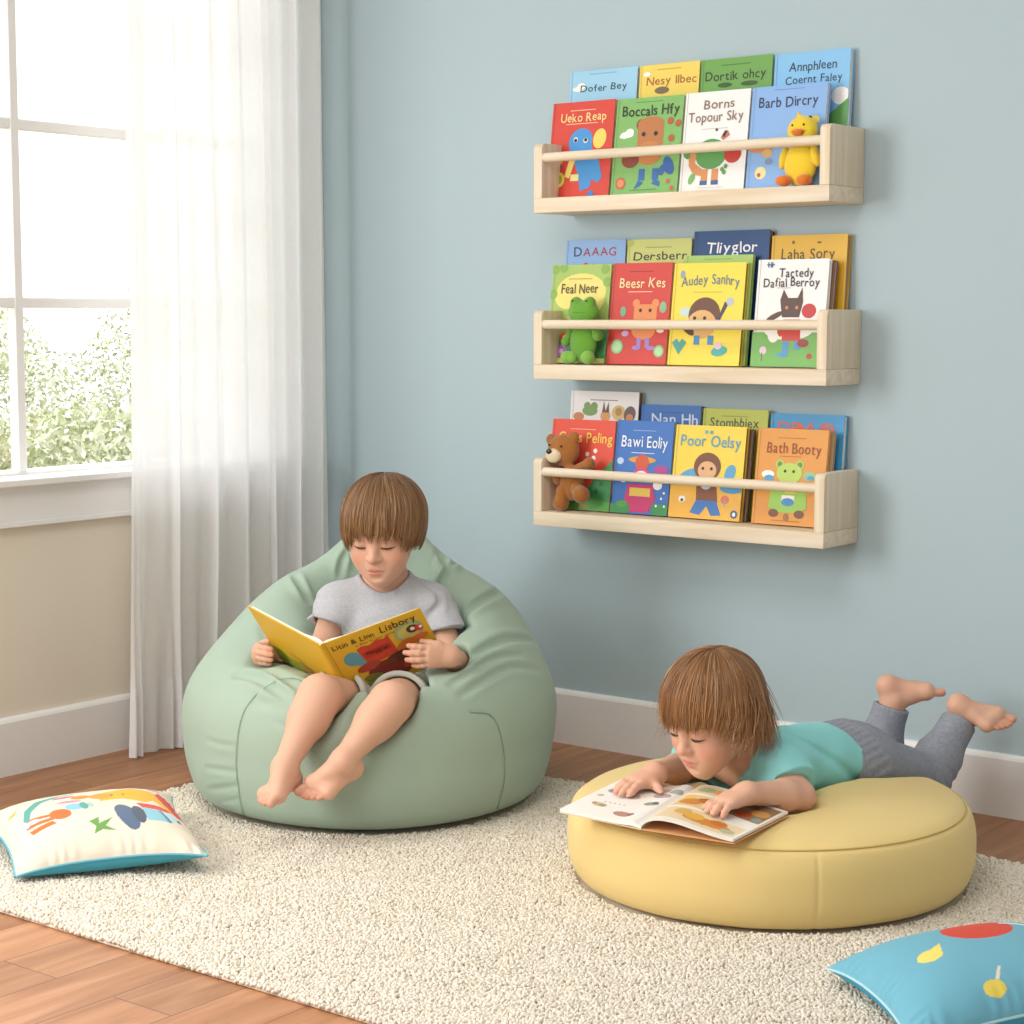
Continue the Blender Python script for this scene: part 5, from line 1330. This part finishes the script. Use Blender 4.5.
# ---- painted pattern: list of shapes rasterised onto a fine grid of points
def shapes_cols(U, W, base, shapes):
    """colours at plane points U, W. shape: ('e', x, y, rx, ry, rot, hex) or ('p', [(x, y)..], hex)"""
    c = np.tile(lin(base), (len(U), 1))
    for s in shapes:
        if s[0] == 'e':
            _, x, y, rx, ry, ro, h = s; ca, sa = math.cos(math.radians(ro)), math.sin(math.radians(ro))
            a, b = (U-x)*ca+(W-y)*sa, -(U-x)*sa+(W-y)*ca
            m = (a/rx)**2+(b/ry)**2 < 1
        else:
            _, P, h = s; m = np.zeros(len(U), bool)
            for i in range(len(P)):
                x0, y0 = P[i]; x1, y1 = P[i-1]
                if y0 == y1: continue
                m ^= ((y0 > W) != (y1 > W)) & (U < (x1-x0)*(W-y0)/(y1-y0)+x0)
        c[m] = lin(h)
    return c
BASE = {}
def base_ring(name, V, c):
    """how far the underside reaches in each direction"""
    m = V[:, 2] < .019; q = V[m, :2]-c[:2]; a = ((np.arctan2(q[:, 1], q[:, 0])+np.pi)/(2*np.pi)*120).astype(int) % 120; r = np.zeros(120)
    np.maximum.at(r, a, np.hypot(q[:, 0], q[:, 1])); BASE[name] = r
def base_gap(name, P, c):
    q = P-c[:2]; a = ((np.arctan2(q[:, 1], q[:, 0])+np.pi)/(2*np.pi)*120).astype(int) % 120
    return np.hypot(q[:, 0], q[:, 1])-BASE[name][a]
def pillow(name, label, corners, thick, zoff, top_base, shapes, side_hex, pipe_hex, n=190, seed=0, group=None, inset=.10, lift=.03):
    """stuffed square pillow: corners 4 x 3 in order, seam mid height; a face painted with shapes (u right, w away)"""
    Cn = np.array(corners, float)
    u, w = np.meshgrid(np.linspace(0, 1, n), np.linspace(0, 1, n), indexing='ij')
    u, w = u.ravel(), w.ravel()
    # edges pulled in between the corners
    b = lambda t: 1-(2*t-1)**2
    uu = u+inset*(.5-u)*b(w)*1.0*np.abs(2*u-1)**1.5; ww = w+inset*(.5-w)*b(u)*np.abs(2*w-1)**1.5
    P = ((1-uu)*(1-ww))[:, None]*Cn[0]+(uu*(1-ww))[:, None]*Cn[1]+(uu*ww)[:, None]*Cn[2]+((1-uu)*ww)[:, None]*Cn[3]
    nrmz = np.array([0, 0, 1.])
    prof = (np.clip(1-np.abs(2*u-1)**2.6, 0, 1)*np.clip(1-np.abs(2*w-1)**2.6, 0, 1))**.52
    wr = .0028*noise3(np.stack([u*3, w*3, u*0], 1), 3.2, seed)*np.sqrt(prof)
    edge = np.minimum(np.minimum(u, 1-u), np.minimum(w, 1-w))
    along = np.where(np.minimum(u, 1-u) < np.minimum(w, 1-w), w, u)
    puck = .0030*np.sin(along*75+3*np.sin(along*17+seed))*np.exp(-(edge/.05))*np.clip(edge/.006, 0, 1)
    belly = np.clip(1-np.abs(2*u-1)**3, 0, 1)+np.clip(1-np.abs(2*w-1)**3, 0, 1)
    P[:, 2] += lift*belly/2
    up = P+nrmz*(prof*thick*.55+wr+puck)[:, None]
    dn = P-nrmz*(prof**.9*thick*.6)[:, None]
    dn[:, 2] = np.maximum(dn[:, 2], np.minimum(zoff+.004*(1-prof)+.0008*noise3(P, 40, 3), up[:, 2]-.0004))
    q = np.arange(n*n).reshape(n, n)
    F = np.stack([q[:-1, :-1], q[1:, :-1], q[1:, 1:], q[:-1, 1:]], -1).reshape(-1, 4)
    root = thing(name, label, 'throw pillow', (Cn[:, 0].mean(), Cn[:, 1].mean(), zoff), 'throw pillows on the floor')
    cols = shapes_cols(u, w, top_base, shapes)
    obj('printed_front', mesh_from('printed_front', up, F, True, cols), mat('pillow_print', None, .85, .2, attr='Col', bump=(700, .12, .0006), sheen=.1), root)
    dn2 = dn.copy(); ev = np.zeros(n*n, bool); ev[q[0]] = ev[-1] = True; 
    obj('back_panel', mesh_from('back_panel', dn, F[:, ::-1], True), mat(name+'_back_'+side_hex, side_hex, .85, .2, bump=(700, .12, .0006)), root)
    ring = np.concatenate([q[:, 0], q[-1, 1:], q[::-1, -1][1:], q[0, ::-1][1:-1]])
    pts = list(up[ring][::2]); pts.append(pts[0])
    MB().tube(pts, .0021, 7, False).build('piping', mat('piping_'+pipe_hex, pipe_hex, .8, .2), root, True)
    return root
def quad_at(px, z): return [onplane(x, y, 2, z) for x, y in px]
def pillows():
    # cream pillow: corners on the seam, near the floor: front left, right, back right, back left
    Cc = quad_at([(15, 877), (208, 856), (172, 799), (-24, 824)], .03)
    Cc = [onplane(15, 877, 2, .022), onplane(208, 856, 2, .048), onplane(172, 797, 2, .05), onplane(-24, 822, 2, .045)]
    
    # shapes drawn in u (along the near edge) and w (away)
    o, te, bl, gy, ye, rd, pk, gr = 'e2733d', '5fa59b', '8fc4d2', '5d6f88', 'f0b63c', 'd9564f', 'c9638f', '6f9e54'
    S = [('e', .27, .52, .060, .075, 0, o)]+[('p', [(.215, .50+.05*i), (.23, .46+.055*i), (.07+.02*abs(i), .45+.085*i), (.055+.02*abs(i), .50+.085*i)], o) for i in (-1, 0, 1)]
    S += [('e', .36, .60, .05, .055, 10, bl), ('e', .41, .60, .022, .06, 0, te), ('e', .445, .60, .014, .05, 0, 'a9cbbb')]
    S += [('p', [(.39, .36), (.45, .40), (.44, .33), (.52, .38), (.47, .30), (.52, .25), (.45, .27), (.40, .24), (.42, .30)], gr)]
    S += [('e', .60, .40, .055, .155, 6, gy), ('e', .665, .41, .035, .11, 0, '586070'), ('p', [(.70, .33), (.70, .50), (.79, .47), (.82, .33)], bl), ('p', [(.79, .47), (.86, .45), (.90, .38), (.82, .33)], 'b9dbe2'),
          ('p', [(.785, .47), (.80, .475), (.835, .33), (.815, .325)], '5d7a94'), ('e', .885, .37, .012, .02, 0, gy)]
    S += [('p', [(.50, .64), (.62, .66), (.74, .60), (.80, .66), (.86, .50), (.92, .44), (.90, .70), (.82, .84), (.70, .90), (.60, .84), (.50, .80)], ye), ('p', [(.86, .86), (.94, .70), (.96, .44), (.89, .44), (.87, .60), (.83, .78)], rd),
          ('e', .52, .74, .06, .06, 0, 'f3a04a'), ('e', .42, .77, .05, .045, -8, 'e9923f'), ('e', .34, .82, .06, .022, 6, pk), ('e', .35, .70, .065, .022, -8, 'd98aa6'), ('p', [(.68, .58), (.82, .56), (.88, .50), (.84, .47), (.70, .50)], rd),
          ('e', .58, .745, .008, .012, 0, '5a3a2a'), ('e', .64, .745, .008, .012, 0, '5a3a2a')]
    S += [('p', [(.10, .55), (.14, .68), (.22, .80), (.34, .86), (.34, .90), (.20, .86), (.11, .74), (.07, .58)], te), ('e', .36, .88, .05, .02, 10, '8fb8a0'), ('e', .28, .93, .03, .02, 0, 'a9cbbb'), ('e', .12, .52, .035, .03, 0, 'bcd6dd'), ('e', .07, .50, .02, .025, 30, 'bcd6dd')]
    S += [('e', .66, .95, .05, .028, 0, pk), ('e', .75, .95, .045, .03, 0, 'c66a9a'), ('e', .84, .93, .045, .028, 0, pk), ('e', .92, .90, .03, .02, 0, 'b9a24a'), ('e', .05, .78, .035, .015, 40, 'd9b25a'), ('e', .08, .83, .03, .012, 40, 'c9c08a')]
    pillow('throw_pillow', 'cream throw pillow printed with colourful animals and a teal back, half on the rug', Cc, .085, RUGZ+.004, 'e3d8c5', [('e', q[1]+.04, q[2]-.13)+q[3:] if q[0] == 'e' else ('p', [(a+.04, b-.13) for a, b in q[1]], q[2]) for q in S], '4fa3b8', '6fb6c8', seed=2, lift=.018)
    Cb = quad_at([(905, 1040), (1110, 1085), (1120, 960), (826, 968)], .06)
    # blue pillow: left corner and its far edge show, the rest runs out of the frame
    l = onplane(826, 969, 2, .032); bk = onplane(985, 940, 2, .032); fr = onplane(912, 1052, 2, .032)
    Cb = [fr, fr+(bk-l)*1.32, l+(bk-l)*1.32, l]
    S = [('e', .57, .68, .165, .15, 0, 'd8432b'), ('e', .26, .48, .062, .055, 35, 'f0dc6e'), ('p', [(.285, .535), (.325, .495), (.345, .57)], 'f0dc6e'), ('e', .41, .11, .05, .05, -20, 'e9d15c'), ('p', [(.43, .16), (.445, .15), (.485, .24), (.475, .245)], 'e9e0c0'),
         ('p', [(.70, .76), (.70, .73), (.86, .66), (.87, .69)], 'f4f4ee'), ('e', .88, .30, .05, .05, 0, 'f0dc6e')]
    pillow('throw_pillow', 'bright blue throw pillow with a red dot, on the rug near the round cushion', Cb, .080, RUGZ+.004, '70b0c4', S, '4a9cba', 'b5d8e0', seed=5, lift=.022)

# ---- the rug
def rug():
    x0, x1, y0, y1 = .405, 3.05, -1.645, -.325
    root = thing('rug', 'large cream woven wool rug with a nubby looped pile on the wooden floor', 'rug', ((x0+x1)/2, (y0+y1)/2, 0))
    mb = MB().box((x0+.004, y0+.004, .0006), (x1-.004, y1-.004, .006), .002)
    mb.build('backing', mat('rug_backing', 'e0d6c4', .95, .1), root)
    rg = np.random.default_rng(3)
    step = .0058
    gx, gy = np.meshgrid(np.arange(x0+.004, min(x1, 2.62), step), np.arange(y0+.004, y1-.002, step*.9), indexing='ij')
    gx[:, ::2] += step*.5
    P = np.stack([gx.ravel(), gy.ravel()], 1)+rg.normal(0, .0016, (gx.size, 2))
    # pressed flat under the heavy things
    keep = (base_gap('bag', P, BAG) > .0010) & (base_gap('pouf', P, PO) > .0010); P = P[keep]
    gap = np.minimum(base_gap('bag', P, BAG), base_gap('pouf', P, PO))
    n = len(P)
    # icosahedron
    g = (1+5**.5)/2
    I = np.array([(-1, g, 0), (1, g, 0), (-1, -g, 0), (1, -g, 0), (0, -1, g), (0, 1, g), (0, -1, -g), (0, 1, -g), (g, 0, -1), (g, 0, 1), (-g, 0, -1), (-g, 0, 1)])/math.sqrt(1+g*g)
    T = np.array([(0, 11, 5), (0, 5, 1), (0, 1, 7), (0, 7, 10), (0, 10, 11), (1, 5, 9), (5, 11, 4), (11, 10, 2), (10, 7, 6), (7, 1, 8), (3, 9, 4), (3, 4, 2), (3, 2, 6), (3, 6, 8), (3, 8, 9), (4, 9, 5), (2, 4, 11), (6, 2, 10), (8, 6, 7), (9, 8, 1)])
    a = rg.uniform(0, 6.28, n); L = rg.uniform(.0034, .0054, n); W = rg.uniform(.0027, .0036, n); Hh = rg.uniform(.0030, .0044, n)
    Pn = np.stack([P[:, 0], P[:, 1], P[:, 0]*0], 1); big = noise3(Pn, 42, 8)*.0010+noise3(Pn, 95, 9)*.0022
    press = np.clip(gap/.035, 0, 1)
    z = .0075+big+rg.normal(0, .0007, n)
    z = np.minimum(z, .0085+press*.025)
    ca, sa = np.cos(a), np.sin(a)
    tl = rg.uniform(-.5, .5, n)
    V = np.empty((n, 12, 3), np.float32)
    X = I[None, :, 0]*L[:, None]; Y = I[None, :, 1]*W[:, None]; Z = I[None, :, 2]*Hh[:, None]+X*tl[:, None]
    V[..., 0] = P[:, :1]+X*ca[:, None]-Y*sa[:, None]; V[..., 1] = P[:, 1:]+X*sa[:, None]+Y*ca[:, None]; V[..., 2] = np.maximum(z[:, None]+Z, .002)
    F = (np.arange(n)[:, None, None]*12+T[None]).reshape(-1, 3)
    cc = np.array([lin('e4dbcb'), lin('ebe3d5'), lin('dcd1be'), lin('e7decf')])[rg.integers(0, 4, n)]
    o = obj('pile', mesh_from('pile', V.reshape(-1, 3), F, True, np.repeat(cc, 12, 0)), mat('wool_pile', None, .95, .1, attr='Col', sheen=.2), root)
    tag(o, kind='stuff')
    return root
child_reading(); yellow_book(); child_lying(); picture_book_open()
bean_bag(); floor_cushion(); pillows(); rug()
# ================================================================== camera and light
cam = bpy.data.cameras.new('camera'); co = bpy.data.objects.new('camera', cam); C_.objects.link(co)
cam.sensor_width = 36; cam.lens = 36*FOC/1024; cam.clip_start = .05
Mx = Matrix(((RT[0], UP[0], -FW[0], CAM[0]), (RT[1], UP[1], -FW[1], CAM[1]), (RT[2], UP[2], -FW[2], CAM[2]), (0, 0, 0, 1)))
co.matrix_world = Mx
bpy.context.scene.camera = co
vs = bpy.context.scene.view_settings
bpy.context.scene.display_settings.display_device = 'sRGB'
vs.view_transform = 'Standard'; vs.look = 'None'; vs.gamma = 1; vs.use_curve_mapping = False; vs.exposure = 0
def area(name, loc, target, size, power, col=(1, 1, 1)):
    l = bpy.data.lights.new(name, 'AREA'); l.shape = 'RECTANGLE'; l.size, l.size_y = size; l.energy = power; l.color = col
    o = bpy.data.objects.new(name, l); C_.objects.link(o); o.location = loc
    o.rotation_euler = (Vector(target)-Vector(loc)).to_track_quat('-Z', 'Y').to_euler()
    return o
area('side_fill_light', (-.16, -3.1, 1.42), (.75, -.5, .5), (1.35, 1.4), 71, (1, .995, .985))  # added area lamp filling the unseen opening, lights the room from the left
area('overhead_fill', (1.9, -2.3, 2.52), (1.9, -2.3, 0), (1.3, 1.3), 27, (1, .985, .96))  # added fill under the ceiling for general brightness, stands for no known lamp
area('garden_daylight', (-1.3, -1.0, 4.2), (-.05, -.5, 1.3), (1.8, 1.8), 62)
area('garden_skylight', (-2.4, 1.6, 4.6), (-3.4, 2.6, .3), (3, 3), 280)
w = bpy.data.worlds.new('daylight'); bpy.context.scene.world = w; w.use_nodes = True
t = NT(w); bg = t.n['Background']
tc = t.new('ShaderNodeTexCoord')
def lobe(d, f0, f1, v0, v1):
    dp = t.new('ShaderNodeVectorMath', operation='DOT_PRODUCT'); dp.inputs[1].default_value = tuple(nrm(d)); t.l.new(tc.outputs['Generated'], dp.inputs[0])
    mr = t.new('ShaderNodeMapRange'); mr.interpolation_type = 'SMOOTHSTEP'
    for k, v in zip(('From Min', 'From Max', 'To Min', 'To Max'), (f0, f1, v0, v1)): mr.inputs[k].default_value = v
    t.l.new(dp.outputs['Value'], mr.inputs['Value']); return mr.outputs['Result']
ad = t.new('ShaderNodeMath', operation='ADD')
t.l.new(lobe((-.80, -.40, .45), -.3, .95, .60, .92), ad.inputs[0]); t.l.new(lobe((-.62, .78, .12), .3, .85, 0, 1.5), ad.inputs[1])
t.l.new(ad.outputs[0], bg.inputs['Strength'])
bg.inputs['Color'].default_value = (.985, .99, 1, 1)
